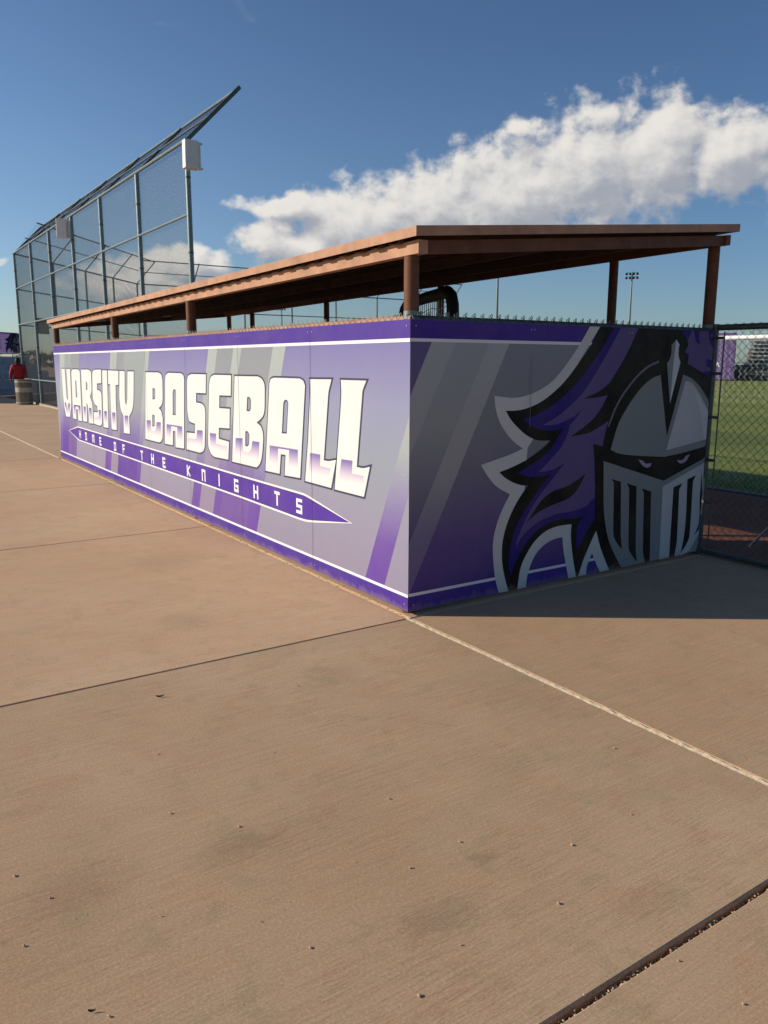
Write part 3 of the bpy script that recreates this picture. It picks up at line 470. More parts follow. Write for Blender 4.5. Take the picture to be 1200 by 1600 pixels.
grad_mat('letter_fade', [(0.0,(238,230,228)),(0.755,(238,232,226)),(0.83,(196,184,208)),(0.90,(134,118,176)),(0.96,(84,68,138)),(1.83,(84,68,138))])
for nm, c in dict(band_purple=(70,44,142), line_white=(232,230,232), letter_cream=(218,222,220), letter_edge=(62,56,88), arrow_purple=(78,46,150), arrow_edge=(66,52,100),
                  logo_grey=(206,206,202), logo_black=(12,11,12), logo_deep=(46,26,118), logo_purple=(98,82,134), logo_line=(120,112,128), steel_dark=(136,143,142),
                  steel_light=(198,199,198), steel_pale=(210,212,214), steel_shine=(208,212,212), logo_eye=(168,158,182), seam=(70,62,92), vinyl_back=(190,190,194), screw=(196,200,206)).items(): ink(nm, c)
def smooth_loop(pts, closed=True):
    P3 = [Vector((q[0], q[1])) for q in pts]; F = [len(q) > 2 for q in pts]; N = len(pts); outp = []
    for i in range(N if closed else N-1):
        a, b = P3[i], P3[(i+1) % N]; outp.append(a)
        if F[i] or F[(i+1) % N]:
            ta = (P3[(i+1) % N]-P3[i-1])*.5 if F[i] else (b-a)
            tb = (P3[(i+2) % N]-a)*.5 if F[(i+1) % N] else (b-a)
            L = (b-a).length
            for t in ((ta, 1), (tb, 1)):
                if t[0].length > L*1.2: t[0].length = L*1.2
            K = 6
            for k in range(1, K):
                t = k/K; t2 = t*t; t3 = t2*t
                outp.append(a*(2*t3-3*t2+1) + ta*(t3-2*t2+t) + b*(-2*t3+3*t2) + tb*(t3-t2))
    return outp
def area(l): return .5*sum(l[i-1].x*l[i].y-l[i].x*l[i-1].y for i in range(len(l)))
def offset_loop(l, d):
    """grow (d > 0) or shrink a closed loop"""
    s = 1 if area(l) > 0 else -1; N = len(l); res = []
    for i in range(N):
        e0 = (l[i]-l[i-1]); e1 = (l[(i+1) % N]-l[i])
        if e0.length < 1e-6 or e1.length < 1e-6: res.append(l[i]); continue
        n0 = Vector((e0.y, -e0.x)).normalized()*s; n1 = Vector((e1.y, -e1.x)).normalized()*s
        b = (n0+n1); k = b.length_squared
        b = b*(2/k) if k > .35 else b.normalized()*1.9
        if b.length > 2.2: b.length = 2.2
        res.append(l[i]+b*d)
    return res
def art(g, put, mi, loops, clip=None):
    """flat printed shape (first loop is the outline, the rest are holes)"""
    if clip: loops = [[Vector((min(max(p.x, clip[0]), clip[1]), min(max(p.y, clip[2]), clip[3]))) for p in l] for l in loops]
    v3 = [[Vector((p.x, p.y, 0)) for p in l] for l in loops]; flat = [p for l in v3 for p in l]
    tris = tessellate_polygon(v3); i = len(g.v); g.v += [put(p.x, p.y) for p in flat]
    sgn = None
    for t in tris:
        a, b, c = (flat[k] for k in t); ar = (b-a).cross(c-a).z
        if abs(ar) < 1e-10: continue
        g.f.append(tuple(i+k for k in (t if ar > 0 else t[::-1]))); g.m.append(mi)
ML = [MAT[k] for k in INK]; IX = {k: i for i, k in enumerate(INK)}
ZB, ZT = 0.026, 1.832
def rect(a, b, c, d): return [Vector((a, c)), Vector((b, c)), Vector((b, d)), Vector((a, d))]

# long banner on the sunny side
g = MB(); lay = lambda k: (lambda x, z: (x, -0.004-0.0005*k, z))
g.box((-LW, -.0038, ZB), (0.0045, 0.0, ZT), IX['vinyl_back'])
art(g, lay(0), IX['bg_long'], [rect(-LW, 0.0045, ZB, ZT)])
SLOPE = 0.40   # the printed rays lean this much per metre of height
def ray_poly(x0, x1, zlo=.12, zhi=1.71, xs=SLOPE, clip=(-LW, .004)):
    # x at the top line; going down the ray moves to -x
    return [Vector((x0-(zhi-zlo)*xs, zlo)), Vector((x1-(zhi-zlo)*xs, zlo)), Vector((x1, zhi)), Vector((x0, zhi))]
for k, (a, b, mname) in enumerate([(-9.50,-9.15,'stripe_pale'),(-9.15,-8.72,'stripe'),(-8.72,-8.2,'stripe_mid'),(-6.54,-6.25,'stripe_pale'),(-6.25,-5.93,'gap'),(-5.93,-5.10,'stripe'),(-5.10,-4.955,'stripe_pale'),
                     (-3.20,-2.985,'stripe_pale'),(-2.985,-2.62,'gap'),(-2.62,-2.45,'stripe_pale'),(-2.45,-1.84,'stripe_mid'),(-1.84,-1.62,'stripe_pale')]):
    L_ = ray_poly(a, b); art(g, lay(1), IX[mname], [L_], clip=(-LW+.001, .004, ZB, ZT))
# the wide ray at the near corner
art(g, lay(1), IX['stripe_pale'], [[Vector((.004,1.27)), Vector((-.505,.12)), Vector((-.27,.12)), Vector((.004,.80))]])
art(g, lay(3), IX['band_purple'], [rect(-LW+.001, .0044, 1.722, ZT-.001)])
art(g, lay(3), IX['band_purple'], [rect(-LW+.001, .0044, ZB+.001, .118)])
art(g, lay(4), IX['line_white'], [rect(-LW+.001, .0044, 1.700, 1.722)])
art(g, lay(4), IX['line_white'], [rect(-LW+.001, .0044, .118, .138)])
bl = smooth_loop(BAND)
art(g, lay(4), IX['line_white'], [bl]); art(g, lay(5), IX['arrow_edge'], [offset_loop(bl, -.016)]); art(g, lay(6), IX['arrow_purple'], [offset_loop(bl, -.023)])
for ch, o_, hs, ps in LETTERS:
    ol = smooth_loop(o_); hl = [smooth_loop(h) for h in hs]
    art(g, lay(5), IX['letter_edge'], [offset_loop(ol, .014)] + [offset_loop(h, -.012) for h in hl])
    art(g, lay(6), IX['letter_cream'], [ol]+hl)
    for p_ in ps: art(g, lay(7), IX['letter_fade'], [smooth_loop(p_)])
# the small line of words in the arrow
GL = {'H':[(0,0,0,1),(1,0,1,1),(0,.5,1,.5)],'O':[(0,0,0,1),(1,0,1,1),(0,1,1,1),(0,0,1,0)],'M':[(0,0,0,1),(.5,0.1,.5,1),(1,0,1,1),(0,1,1,1)],'E':[(0,0,0,1),(0,0,1,0),(0,.5,.85,.5),(0,1,1,1)],
      'F':[(0,0,0,1),(0,.5,.85,.5),(0,1,1,1)],'T':[(.5,0,.5,1),(0,1,1,1)],'K':[(0,0,0,1),(.1,.48,1,1),(.1,.52,1,0)],'N':[(0,0,0,1),(1,0,1,1),(0,1,1,1)],'I':[(.5,0,.5,1)],
      'G':[(0,0,0,1),(0,0,1,0),(0,1,1,1),(1,0,1,.48),(.5,.48,1,.48)],'S':[(0,1,1,1),(0,.5,0,1),(0,.5,1,.5),(1,0,1,.5),(0,0,1,0)]}
for k, (ch, cx, cz) in enumerate(SMALL):
    w, h, t = .072 if ch != 'M' else .10, .092, .028
    for si, (a, b, c, d) in enumerate(GL[ch]):
        p0 = Vector((cx-w/2+a*w, cz-h/2+b*h)); p1 = Vector((cx-w/2+c*w, cz-h/2+d*h)); e = (p1-p0).normalized()*t*.45; q = Vector((-e.y, e.x))
        art(g, lambda x, z, si=si: (x, -0.004-0.0005*7-0.00012*si, z), IX['line_white'], [[p0-e-q, p1+e-q, p1+e+q, p0-e+q]])
for sx_ in (-1.235,-2.533,-3.83,-5.13,-6.42,-7.72,-9.02):      # butt seams between the printed sheets
    art(g, lay(9), IX['seam'], [rect(sx_-.0016, sx_+.0016, ZB, ZT-.001)])
def dots(g, fn, us, zs, mi):
    for u_ in us:
        for z_ in zs:
            art(g, fn, mi, [[Vector((u_+.004*math.cos(a*math.pi/4), z_+.004*math.sin(a*math.pi/4))) for a in range(8)]])
dots(g, lay(10), [-.03,-1.205,-1.265,-2.50,-2.56,-3.80,-3.86,-5.1,-5.16,-6.39,-6.45,-7.69,-7.75,-9.9], [.07, .9, 1.795], IX['screw'])
g.build('long_banner', ML, dug)['label'] = 'long purple banner reading VARSITY BASEBALL, home of the knights'

# end banner with the knight
g = MB(); lys = lambda k: (lambda y, z: (0.0050+0.0005*k, y, z))
g.box((0.0, 0.0002, ZB), (0.0048, SWD, ZT), IX['vinyl_back'])
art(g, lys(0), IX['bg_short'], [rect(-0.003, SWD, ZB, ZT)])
art(g, lys(1), IX['sstripe'], [[Vector((.70-.80,.13)), Vector((.775,1.71)), Vector((.775-.75,.13)), Vector((-.003,.13))]], clip=(-.003, SWD, ZB, ZT)) if False else None
def sray(a, b, mname, k=1, s=.50):
    L_ = [Vector((a-s*1.58,.13)), Vector((b-s*1.58,.13)), Vector((b,1.71)), Vector((a,1.71))]
    # clip to the sheet on the left
    outl = []
    for i in range(4):
        p, q = L_[i], L_[(i+1) % 4]
        if p.x >= -.003: outl.append(p)
        if (p.x < -.003) != (q.x < -.003):
            t = (-.003-p.x)/(q.x-p.x); outl.append(p+(q-p)*t)
    if len(outl) > 2: art(g, lys(k), IX[mname], [outl])
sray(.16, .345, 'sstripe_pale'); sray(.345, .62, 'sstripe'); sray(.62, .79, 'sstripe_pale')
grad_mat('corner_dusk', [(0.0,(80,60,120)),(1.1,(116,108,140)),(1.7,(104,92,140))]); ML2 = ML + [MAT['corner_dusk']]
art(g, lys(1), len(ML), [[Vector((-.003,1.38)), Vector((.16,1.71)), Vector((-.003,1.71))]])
art(g, lys(2), IX['band_purple'], [rect(-.003, SWD-.001, 1.722, ZT-.001)]); art(g, lys(2), IX['band_purple'], [rect(-.003, SWD-.001, ZB+.001, .124)])
art(g, lys(3), IX['line_white'], [rect(-.003, SWD-.001, 1.702, 1.722)]); art(g, lys(3), IX['line_white'], [rect(-.003, SWD-.001, .124, .144)])
for k, (mname, pg) in enumerate(KNIGHT):
    art(g, lys(4+k*.55), IX[mname], [smooth_loop(pg)], clip=(-.003, SWD-.001, ZB+.0005, ZT-.0005))
art(g, lys(20), IX['logo_line'], [rect(.985, .9885, 1.15, 1.62)])
dots(g, lys(21), [.03, .97, 1.0, 1.95, 1.98, 2.94], [.07, 1.795], IX['screw'])
g.build('end_banner', ML2, dug)['label'] = 'shaded end banner with a knight helmet emblem'

# dugout fence behind the banners: mesh, rails
ge = MB(); chain_link(ge, (-LW, .012), (-.05, .012), .01, 1.868, (0, 1, 0), r=.0019)
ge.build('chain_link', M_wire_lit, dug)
ge = MB(); chain_link(ge, (-.012, .05), (-.012, SWD), .01, 1.868, (-1, 0, 0), r=.0019)
def knuckles(g, pts_fn, nrm, n):
    for i in range(n):
        c = Vector(pts_fn(i)); 
        g.tube([c+Vector(nrm)*(-.001)+Vector((0,0,-.02)), c+Vector((0,0,.006))+Vector(nrm)*.006, c+Vector((0,0,.016)), c+Vector((0,0,.006))-Vector(nrm)*.008, c-Vector(nrm)*.008+Vector((0,0,-.02))], .0024, 5)
knuckles(ge, lambda i: (-.012, .085+i*.07, 1.868), (0, 1, 0), 41)
ge.build('chain_link', M_galv_dk, dug)
for nm, pts in (('top_rail', [(-LW, .036, 1.838), (-.03, .036, 1.838)]), ('top_rail', [(-.036, .03, 1.838), (-.036, SWD, 1.838)]), ('bottom_rail', [(-LW,.036,.06),(-.03,.036,.06)])):
    g = MB(); g.tube(pts, .021, 12); g.build(nm, M_tan if pts[0][0] < -1 else M_galv_dk, dug, smooth=True)
# front fence of the dugout along the field
g = MB(); diamond_net(g, (-LW+1.2, 2.97, .02), (-1.1, 2.97, .02), 0, 1.1, .07, .0016); g.build('chain_link', M_wire, dug)
g = MB(); g.tube([(-LW+1.2, 2.98, 1.13), (-1.07, 2.98, 1.13)], .021, 10); g.build('front_rail', M_galv_dk, dug, smooth=True)
g = MB(); g.box((-.86, 2.945, .03), (-.11, 2.955, 1.12)); g.build('sun_block_panel', mat('dark_block_panel', (40, 36, 62), .9), dug)  # unseen panel added to cut off the sun stripe on the dirt
# columns
def column(x, y, zt, near=True):
    g = MB(); g.tube([(x, y, 0), (x, y, zt)], .0455 if near else .040, 24); o = g.build('column', M_brown, dug, smooth=True)
    if near:
        g = MB(); g.lathe([(.0455,-.05),(.0475,-.048),(.0475,-.002),(.0455,0)], (x, y, 1.885), 24); g.build('fence_band', M_galv, o, smooth=True)
    return o
TL = lambda x: 2.342 + .0092*x      # roof top edge height on the near side (falls to the far end)
GS = .0967
def ztop(x, y): return TL(x) + GS*(y+.037)
for x in (-.075, -3.79, -6.50, -10.07+.14): column(x, .058, ztop(x, .02)-.149)
for x in (-.065, -1.06, -3.58, -6.25, -8.80, -9.80): column(x, 3.0, ztop(x, 2.99)-.1505, near=(x > -.1))
X0, X1, Y0, Y1 = -10.12, .10, -.037, 3.07
def sloped(g, xa, xb, ya, yb, top, bot, mi=0):
    """box whose top and bottom follow the roof; top/bot are depths below the roof surface"""
    c = []
    for dz in (bot, top):
        for (x, y) in ((xa,ya),(xb,ya),(xb,yb),(xa,yb)): c.append((x, y, ztop(x, y)-dz))
    g.hexa(c, mi)
roof = MB(); sloped(roof, X0+.03, X1-.03, Y0+.03, Y1-.03, .003, .012)
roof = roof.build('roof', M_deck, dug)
# fluted deck underneath
g = MB(); prof = []; x = X0+.035
while x < X1-.24:
    prof += [(x, 0), (x+.075, 0), (x+.095, 1), (x+.18, 1), (x+.20, 0)]; x += .20
for i in range(len(prof)-1):
    (xa, da), (xb, db) = prof[i], prof[i+1]
    if xb-xa < 1e-6: continue
    ya, yb = Y0+.012, Y1-.012
    ta, tb = .022+.050*da, .022+.050*db
    g.poly([(xa,ya,ztop(xa,ya)-ta),(xb,ya,ztop(xb,ya)-tb),(xb,yb,ztop(xb,yb)-tb),(xa,yb,ztop(xa,yb)-ta)])
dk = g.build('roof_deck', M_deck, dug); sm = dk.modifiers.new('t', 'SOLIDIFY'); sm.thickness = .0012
# edge trim: a folded metal angle on all four sides, in lengths
def trim(a, b, side):
    g = MB(); d = .056
    if side in 'sn':
        y = Y0 if side == 's' else Y1; sgn = 1 if side == 's' else -1
        sloped(g, a, b, min(y, y+sgn*.004), max(y, y+sgn*.004), 0, d); sloped(g, a, b, min(y+sgn*.0042, y+sgn*.05), max(y+sgn*.0042, y+sgn*.05), -.0005, .0028)
    else:
        x = X1 if side == 'e' else X0; sgn = -1 if side == 'e' else 1
        sloped(g, min(x, x+sgn*.004), max(x, x+sgn*.004), a, b, 0, d); sloped(g, min(x+sgn*.0042, x+sgn*.05), max(x+sgn*.0042, x+sgn*.05), a, b, -.0008, .0025)
    g.build('roof_trim', M_tan, dug)
e = X1
while e > X0+.01:
    s_ = max(X0, e-(2.94 if e != X1 else .5)); trim(s_+.0015, e-.0002, 's'); trim(s_+.0015, e-.0002, 'n'); e = s_
trim(Y0+.0045, Y1-.0045, 'e'); trim(Y0+.0045, Y1-.0045, 'w')
# perimeter beams (channels) sitting on the columns
def beam(name, xa, xb, ya, yb, top=.074, bot=.122):
    g = MB(); sloped(g, xa, xb, ya, yb, top, bot); return g.build(name, M_brown, dug, bevel=.003)
def long_beam(y, bot):
    g = MB(); zf = lambda x: ztop(x, y)
    for (ya, yb, t, b) in ((y-.026, y-.020, .0725, bot), (y-.0198, y+.036, bot-.006, bot), (y-.0198, y+.036, .0725, .078)):
        c = []
        for dz in (b, t):
            for (xx, yy) in ((X0+.06,ya),(X1-.055,ya),(X1-.055,yb),(X0+.06,yb)): c.append((xx, yy, zf(xx)-dz))
        g.hexa(c)
    # end plate
    c = []
    for dz in (bot+.0006, .0718):
        for (xx, yy) in ((X1-.0545,y-.0265),(X1-.0515,y-.0265),(X1-.0515,y+.041),(X1-.0545,y+.041)): c.append((xx, yy, zf(xx)-dz))
    g.hexa(c); g.build('beam', M_tan, dug)
long_beam(.044, .148); 
g = MB(); sloped(g, X0+.06, X1-.055, 2.985, 3.045, .0735, .150); g.build('beam', M_brown, dug, bevel=.003)
g = MB(); sloped(g, X1-.085, X1-.075, .100, 2.984, .0735, .152); g.build('beam', M_brown, dug)
g = MB(); sloped(g, X0+.08, X0+.09, .100, 2.984, .0735, .152); g.build('beam', M_brown, dug)
for yy in (1.05, 2.0):
    g = MB(); sloped(g, X0+.1, X1-.09, yy, yy+.05, .0735, .150); g.build('purlin', M_deck, dug)
# bench inside
g = MB(); g.box((-9.3, .55, .42), (-.7, .9, .46)); b_ = g.build('bench_seat', M_galv, dug, bevel=.004)
for x in (-9, -7, -5, -3, -1):
    g = MB(); g.box((x, .58, .0), (x+.05, .87, .419)); g.build('bench_leg', M_galv, dug)

# pitching screen kept inside the dugout
A_ = Vector((-1.30, 1.36, 0)); B_ = Vector((-2.98, 2.03, 0)); dd = (B_-A_)
scr = empty('batting_screen', (A_+B_)/2, 'black padded ball screen with white netting stored inside the dugout behind the corner column', 'ball screen')
def sp(t, z): q = A_+dd*t; return Vector((q.x, q.y, z))-Vector(scr.location)
fr = [sp(0,.03), sp(0,1.0), sp(0,1.95), sp(.008,2.05), sp(.035,2.12), sp(.09,2.16), sp(.5,2.165), sp(.86,2.16), sp(.93,2.12), sp(.98,2.02), sp(1,1.88), sp(1,1.0), sp(1,.03)]
g = MB(); g.tube(fr, .052, 12); g.build('padded_frame', M_black, scr, smooth=True)
g = MB(); g.tube([sp(0,.05), sp(1,.05)], .025, 10); g.build('base_bar', M_galv_dk, scr, smooth=True)
g = MB()
for i in range(1, 26):
    t = i/26; zt = 2.13 if .12 < t < .88 else 1.98
    g.tube([sp(t+.004*math.sin(k+i), .06+(zt-.06)*k/14) for k in range(15)], .0036, 4)
for i in range(1, 34):
    z = i*.062; g.tube([sp(k/14, z+.012*math.sin(k*1.3+i*.6)) for k in range(15)], .0036, 4)
g.build('netting', mat('white_cord', (196, 196, 190), .8), scr)

# ---------------------------------------------------------------- backstop
bs = empty('backstop', (-21, 3.03, 0), 'tall galvanised chain link backstop with an inward leaning top, beyond the dugout', 'backstop')
def bpart(g, name, mt, smooth=True):
    o = g.build(name, mt, bs, smooth=smooth); rel(bs, o); return o
HB = 5.79
near = [(-11.65-3.205*k, 3.03) for k in range(6)] + [(-30.98, 3.03)]
cen = [(-30.98+(-9.3)*k/4, 3.03+7.6*k/4) for k in range(5)]
far = [(-40.28-.05*k, 10.63+3.15*k) for k in range(8)]
for (x, y) in near+cen[1:]+far[1:]:
    g = MB(); g.tube([(x, y, 0), (x, y, HB)], .051, 14); bpart(g, 'post', M_galv)
def arm_dir(a, b):
    d = Vector((b[0]-a[0], b[1]-a[1], 0)).normalized(); n = Vector((-d.y, d.x, 0)); return n
tips = []
for seg, nv in ((near, Vector((0, 1.10, 1.09))), (cen, Vector((.70*1.1, .72*1.1, 1.09))), (far, Vector((1.10, 0, 1.09)))):
    seg = list(seg); T_ = []
    for ki, (x, y) in enumerate(seg):
        a = Vector((x, y, HB)); b = a+nv; T_.append(b)
        if ki == 0 and seg[0] != near[0]: continue
        g = MB(); g.tube([a-Vector((0,0,.02)), a+nv*1.03], .042 if (x, y) == near[0] else .03, 10); bpart(g, 'arm', M_galv_dk)
    g = MB(); g.tube(T_, .028, 8); bpart(g, 'overhang_rail', M_galv)
    g = MB(); g.tube([t-nv*.5 for t in T_], .02, 8); bpart(g, 'overhang_rail', M_galv_dk)
    for z in (HB-.03, 4.41, 3.03, .92, .05):
        g = MB(); off = -.03 if seg[0] == near[0] else 0
        g.tube([(x, y+off, z) for x, y in seg], .027 if z < 5 else .034, 8); bpart(g, 'rail', M_galv)
    a, b = seg[0], seg[-1]
    w = .0029 if seg[0] == near[0] else .003
    g = MB(); diamond_net(g, (a[0], a[1]+.055, .04), (b[0], b[1]+.055, .04), .04, HB, .078 if seg[0] == near[0] else .12, w); bpart(g, 'chain_link', M_wire, False)
    g = MB(); diamond_net(g, (a[0], a[1], HB), (b[0], b[1], HB), 0, tuple(nv), .15 if seg[0] == near[0] else .15, .0018); bpart(g, 'chain_link', M_galv_dk, False)
for (x, y) in near:    # brace bands on the near posts
    for z in (1.2, 2.1, 3.7, 5.1):
        g = MB(); g.lathe([(.053,-.02),(.056,-.018),(.056,.018),(.053,.02)], (x, y, z), 14); bpart(g, 'brace_band', M_galv_dk)
g = MB(); g.box((-31.0, 2.98, -.02), (-11.6, 3.02, .06)); bpart(g, 'kerb_board', mat('pale_kerb', (196, 170, 140), .8), False)

# speakers hung on the backstop
def speaker(x, y, z, rz, s, label):
    o = empty('loudspeaker', (x, y, z), label, 'loudspeaker', 'white loudspeakers on the backstop'); o.rotation_euler = (0, 0, rz)
    g = MB(); w, d, h = .145*s, .095*s, .255*s; n = 8; ring = []
    pts = [(-w,-d),(w*.55,-d)] + [(w*.55+w*.45*math.sin(a*math.pi/2/4), -d+ .45*d*(1-math.cos(a*math.pi/2/4))) for a in range(1,5)] + [(w, d),(-w*.55, d)] + [(-w*.55-w*.45*math.sin(a*math.pi/2/4), d-.45*d*(1-math.cos(a*math.pi/2/4))) for a in range(1,4)]
    k = len(pts); i = len(g.v); g.v += [(px, py, -h) for px, py in pts] + [(px*.96, py*.96, h) for px, py in pts]
    for j in range(k): g.f.append((i+j, i+(j+1) % k, i+k+(j+1) % k, i+k+j)); g.m.append(0)
    g.f.append(tuple(range(i, i+k))[::-1]); g.m.append(0); g.f.append(tuple(range(i+k, i+2*k))); g.m.append(0)
    c = g.build('cabinet', M_white, o, bevel=.012*s)
    g = MB(); g.box((-w*.85, d+.001, -h*.9), (w*.85, d+.006, h*.88)); g.build('grille', mat('pale_grille', (226, 224, 220), .7, 0, .04, 80), o)
    g = MB(); g.tube([(-w-.03,0,h*.86),(-w-.09,.02,h*.86)], .02, 8); g.tube([(-w-.03,0,-h*.9),(-w-.09,.02,-h*.9)], .02, 8); g.tube([(-w-.03,0,-h),(-w-.03,0,h*.98)], .028*s, 10); g.build('bracket', M_white, o, smooth=True)
    return o
speaker(-11.46, 3.03, 5.47, R(-90), 1.0, 'white loudspeaker on the nearest end post of the backstop')
speaker(-21.45, 2.80, 5.43, R(-112), 1.04, 'smaller looking white loudspeaker farther along the backstop')
g = MB(); g.box((-.5,-.02,-.32), (.5,.02,.32)); o = g.build('notice_board', mat('dark_green_board', (72, 84, 80), .6), bevel=.01, loc=(-31.9, 4.05, 3.05)); o.rotation_euler = (0,0,R(-40))
tag(o, 'dark rectangular board hung on the far corner of the backstop mesh', 'board')

# ---------------------------------------------------------------- fences on the right
def gate_fence():
    f = empty('fence', (2.5, 3.03, 0), 'shaded chain link fence joined to the right end of the dugout', 'fence')
    def P_(g, n, mt, s=True): o = g.build(n, mt, f, smooth=s); rel(f, o)
    for a, b, r in (((.02,3.03,1.862),(5.2,3.03,1.862),.024), ((.03,3.03,.03),(5.2,3.03,.03),.022)):
        g = MB(); g.tube([a, b], r, 12); P_(g, 'rail', M_galv_dk)
    for x in (-.012, 2.6, 5.2):
        g = MB(); g.tube([(x,3.03,-.05),(x,3.03,1.89)], .024 if x < 0 else .03, 12); P_(g, 'post', M_galv_dk)
    g = MB(); g.tube([(.075,3.02,.06),(.075,3.02,1.83)], .006, 6); P_(g, 'tension_bar', M_galv_dk)
    for z in (.45, .8, 1.15, 1.5, 1.78):
        g = MB(); g.box((-.045,3.003,z-.012),(.085,3.012,z+.012)); P_(g, 'brace_band', M_galv_dk, False)
    g = MB(); chain_link(g, (.08,3.012), (5.15,3.012), .03, 1.885, (0,1,0), r=.0024); P_(g, 'chain_link', mat('shaded_wire', (70, 74, 74), .5, .4), False)  # darker wire than the sunny fence, its shade put into the colour
gate_fence()
def field_fence():
    f = empty('fence', (-4, 6.04, 0), 'sunlit chain link fence standing at the edge of the grass behind the dugout', 'fence')
    def P_(g, n, mt, s=True): o = g.build(n, mt, f, smooth=s); rel(f, o)
    g = MB(); g.tube([(-9,6.04,1.885),(6,6.04,1.885)], .028, 12); P_(g, 'rail', M_white)
    g = MB(); g.tube([(-9,6.04,.05),(6,6.04,.05)], .021, 12); P_(g, 'rail', M_galv)
    for x in (-9,-6,-3,0.4,3.0,6):
        g = MB(); g.tube([(x,6.04,-.05),(x,6.04,1.89)], .03, 12); P_(g, 'post', M_galv)
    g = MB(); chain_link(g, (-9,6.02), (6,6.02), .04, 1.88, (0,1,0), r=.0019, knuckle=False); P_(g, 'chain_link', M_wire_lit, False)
field_fence()

# aluminium tripod seat just inside the frame on the right
t = empty('tripod_stool', (.75, 3.75, 0), 'folding tripod stool with thin aluminium legs and dark seat beyond the right fence', 'stool')
M_alu = mat('aluminium', (190, 194, 198), .3, .8, .04)
for lx, ly in ((.10,3.60),(1.15,3.35),(.95,4.25)):
    g = MB(); g.tube([(lx-.75, ly-3.75, 0.0), (.0+(.05 if lx>.5 else -.05), 0, .86)], .011, 10); g.build('leg', M_alu, t, smooth=True)
g = MB(); g.lathe([(.0,.86),(.17,.86),(.19,.88),(.18,.91),(0,.93)], (0,0,0), 20); g.build('seat', M_black, t, smooth=True)

# ---------------------------------------------------------------- trash can
tr = empty('trash_can', (-28.56, 2.59, 0), 'round metal slatted trash can standing at the foot of the backstop', 'trash can')
M_can = mat('brushed_can_steel', (176, 166, 146), .4, .3, .10, 12); M_can_dk = mat('can_dark_slats', (128, 120, 102), .5, .2, .12, 12)
g = MB(); g.lathe([(.0,.0),(.285,.0),(.29,.03),(.292,.06),(.285,.065),(.285,.86),(.295,.87),(.30,.90),(.30,.935),(.285,.945),(.26,.935),(.25,.7),(.0,.68)], (0,0,0), 32); dr_ = g
for z0_, z1_, mt in ((.06,.10,M_can),(.46,.64,M_can),(.82,.93,M_can)):
    g = MB(); g.lathe([(.286,z0_),(.297,z0_+.004),(.297,z1_-.004),(.286,z1_)], (0,0,0), 32); g.build('band', mt, tr, smooth=True)
g = dr_
for k in range(36):
    a = k*math.pi/18; c_, s_ = math.cos(a), math.sin(a)
    for (za, zb) in ((.105,.455),(.645,.815)): g.hexa([(c_*.286-s_*.015,s_*.286+c_*.015,za),(c_*.286+s_*.015,s_*.286-c_*.015,za),(c_*.292+s_*.015,s_*.292-c_*.015,za),(c_*.292-s_*.015,s_*.292+c_*.015,za),
                 (c_*.286-s_*.015,s_*.286+c_*.015,zb),(c_*.286+s_*.015,s_*.286-c_*.015,zb),(c_*.292+s_*.015,s_*.292-c_*.015,zb),(c_*.292-s_*.015,s_*.292+c_*.015,zb)])
g.build('drum', M_can_dk, tr, smooth=True)

# ---------------------------------------------------------------- person in the red jacket
def skin(name, V, E, Rr, mt, parent, sub=2):
    me = bpy.data.meshes.new(name); me.from_pydata(V, E, []); me.materials.append(mt)
    o = bpy.data.objects.new(name, me); col.objects.link(o)
    if parent: o.parent = parent
    md = o.modifiers.new('skin', 'SKIN'); md.use_smooth_shade = True
    for k, sv in enumerate(me.skin_vertices[0].data): sv.radius = (Rr[k] if isinstance(Rr[k], tuple) else (Rr[k], Rr[k])); sv.use_root = (k == 0)
    sd = o.modifiers.new('sub', 'SUBSURF'); sd.levels = sub; sd.render_levels = sub
    return o
pe = empty('person', (-30.9, 2.83, 0), 'person in a red jacket and dark cap seen from behind by the trash can', 'person'); pe.rotation_euler = (0, 0, R(-97))
M_skin = mat('skin', (150, 104, 80), .6)
V = [(0,0,.93),(0,.01,1.12),(0,.02,1.30),(0,.01,1.43),(0,-.01,1.49),(0,-.03,1.57),(0,-.035,1.66),
     (.10,0,.90),(.12,-.02,.50),(.12,.02,.09),(.13,-.13,.035), (-.10,0,.90),(-.13,.05,.50),(-.14,.13,.09),(-.15,-.02,.035),
     (.18,.01,1.40),(.27,.02,1.13),(.29,-.06,.90),(.29,-.09,.82), (-.18,.01,1.40),(-.29,.03,1.14),(-.34,-.03,.91),(-.35,-.06,.83)]
E = [(0,1),(1,2),(2,3),(3,4),(4,5),(5,6),(0,7),(7,8),(8,9),(9,10),(0,11),(11,12),(12,13),(13,14),(3,15),(15,16),(16,17),(17,18),(3,19),(19,20),(20,21),(21,22)]
Rr = [(.15,.11),(.14,.11),(.16,.12),(.10,.08),.052,(.075,.085),(.07,.085),.085,.06,.042,(.045,.03),.085,.06,.042,(.045,.03),.06,.045,.032,(.02,.035),.06,.045,.032,(.02,.035)]
def finger(base, d, lens):
    """append a bent finger chain, return"""
    i = len(V); p = Vector(V[base]); prev = base
    for k, l in enumerate(lens):
        p = p + Vector(d)*l + Vector((0,-.006*k,0)); V.append(tuple(p)); E.append((prev, len(V)-1)); Rr.append(.0095-.001*k); prev = len(V)-1
for hb, sgn in ((18, 1), (22, -1)):
    for q, (dx, ln) in enumerate(((-.35,.030),(-.12,.034),(.12,.033),(.35,.027))): finger(hb, Vector((0, dx, -1)).normalized(), (.045, ln, ln*.8))
    finger(hb, Vector((-.5*sgn, -.6, -.5)).normalized(), (.04, .028))
skin('body', V, E, Rr, M_skin, pe, 1)
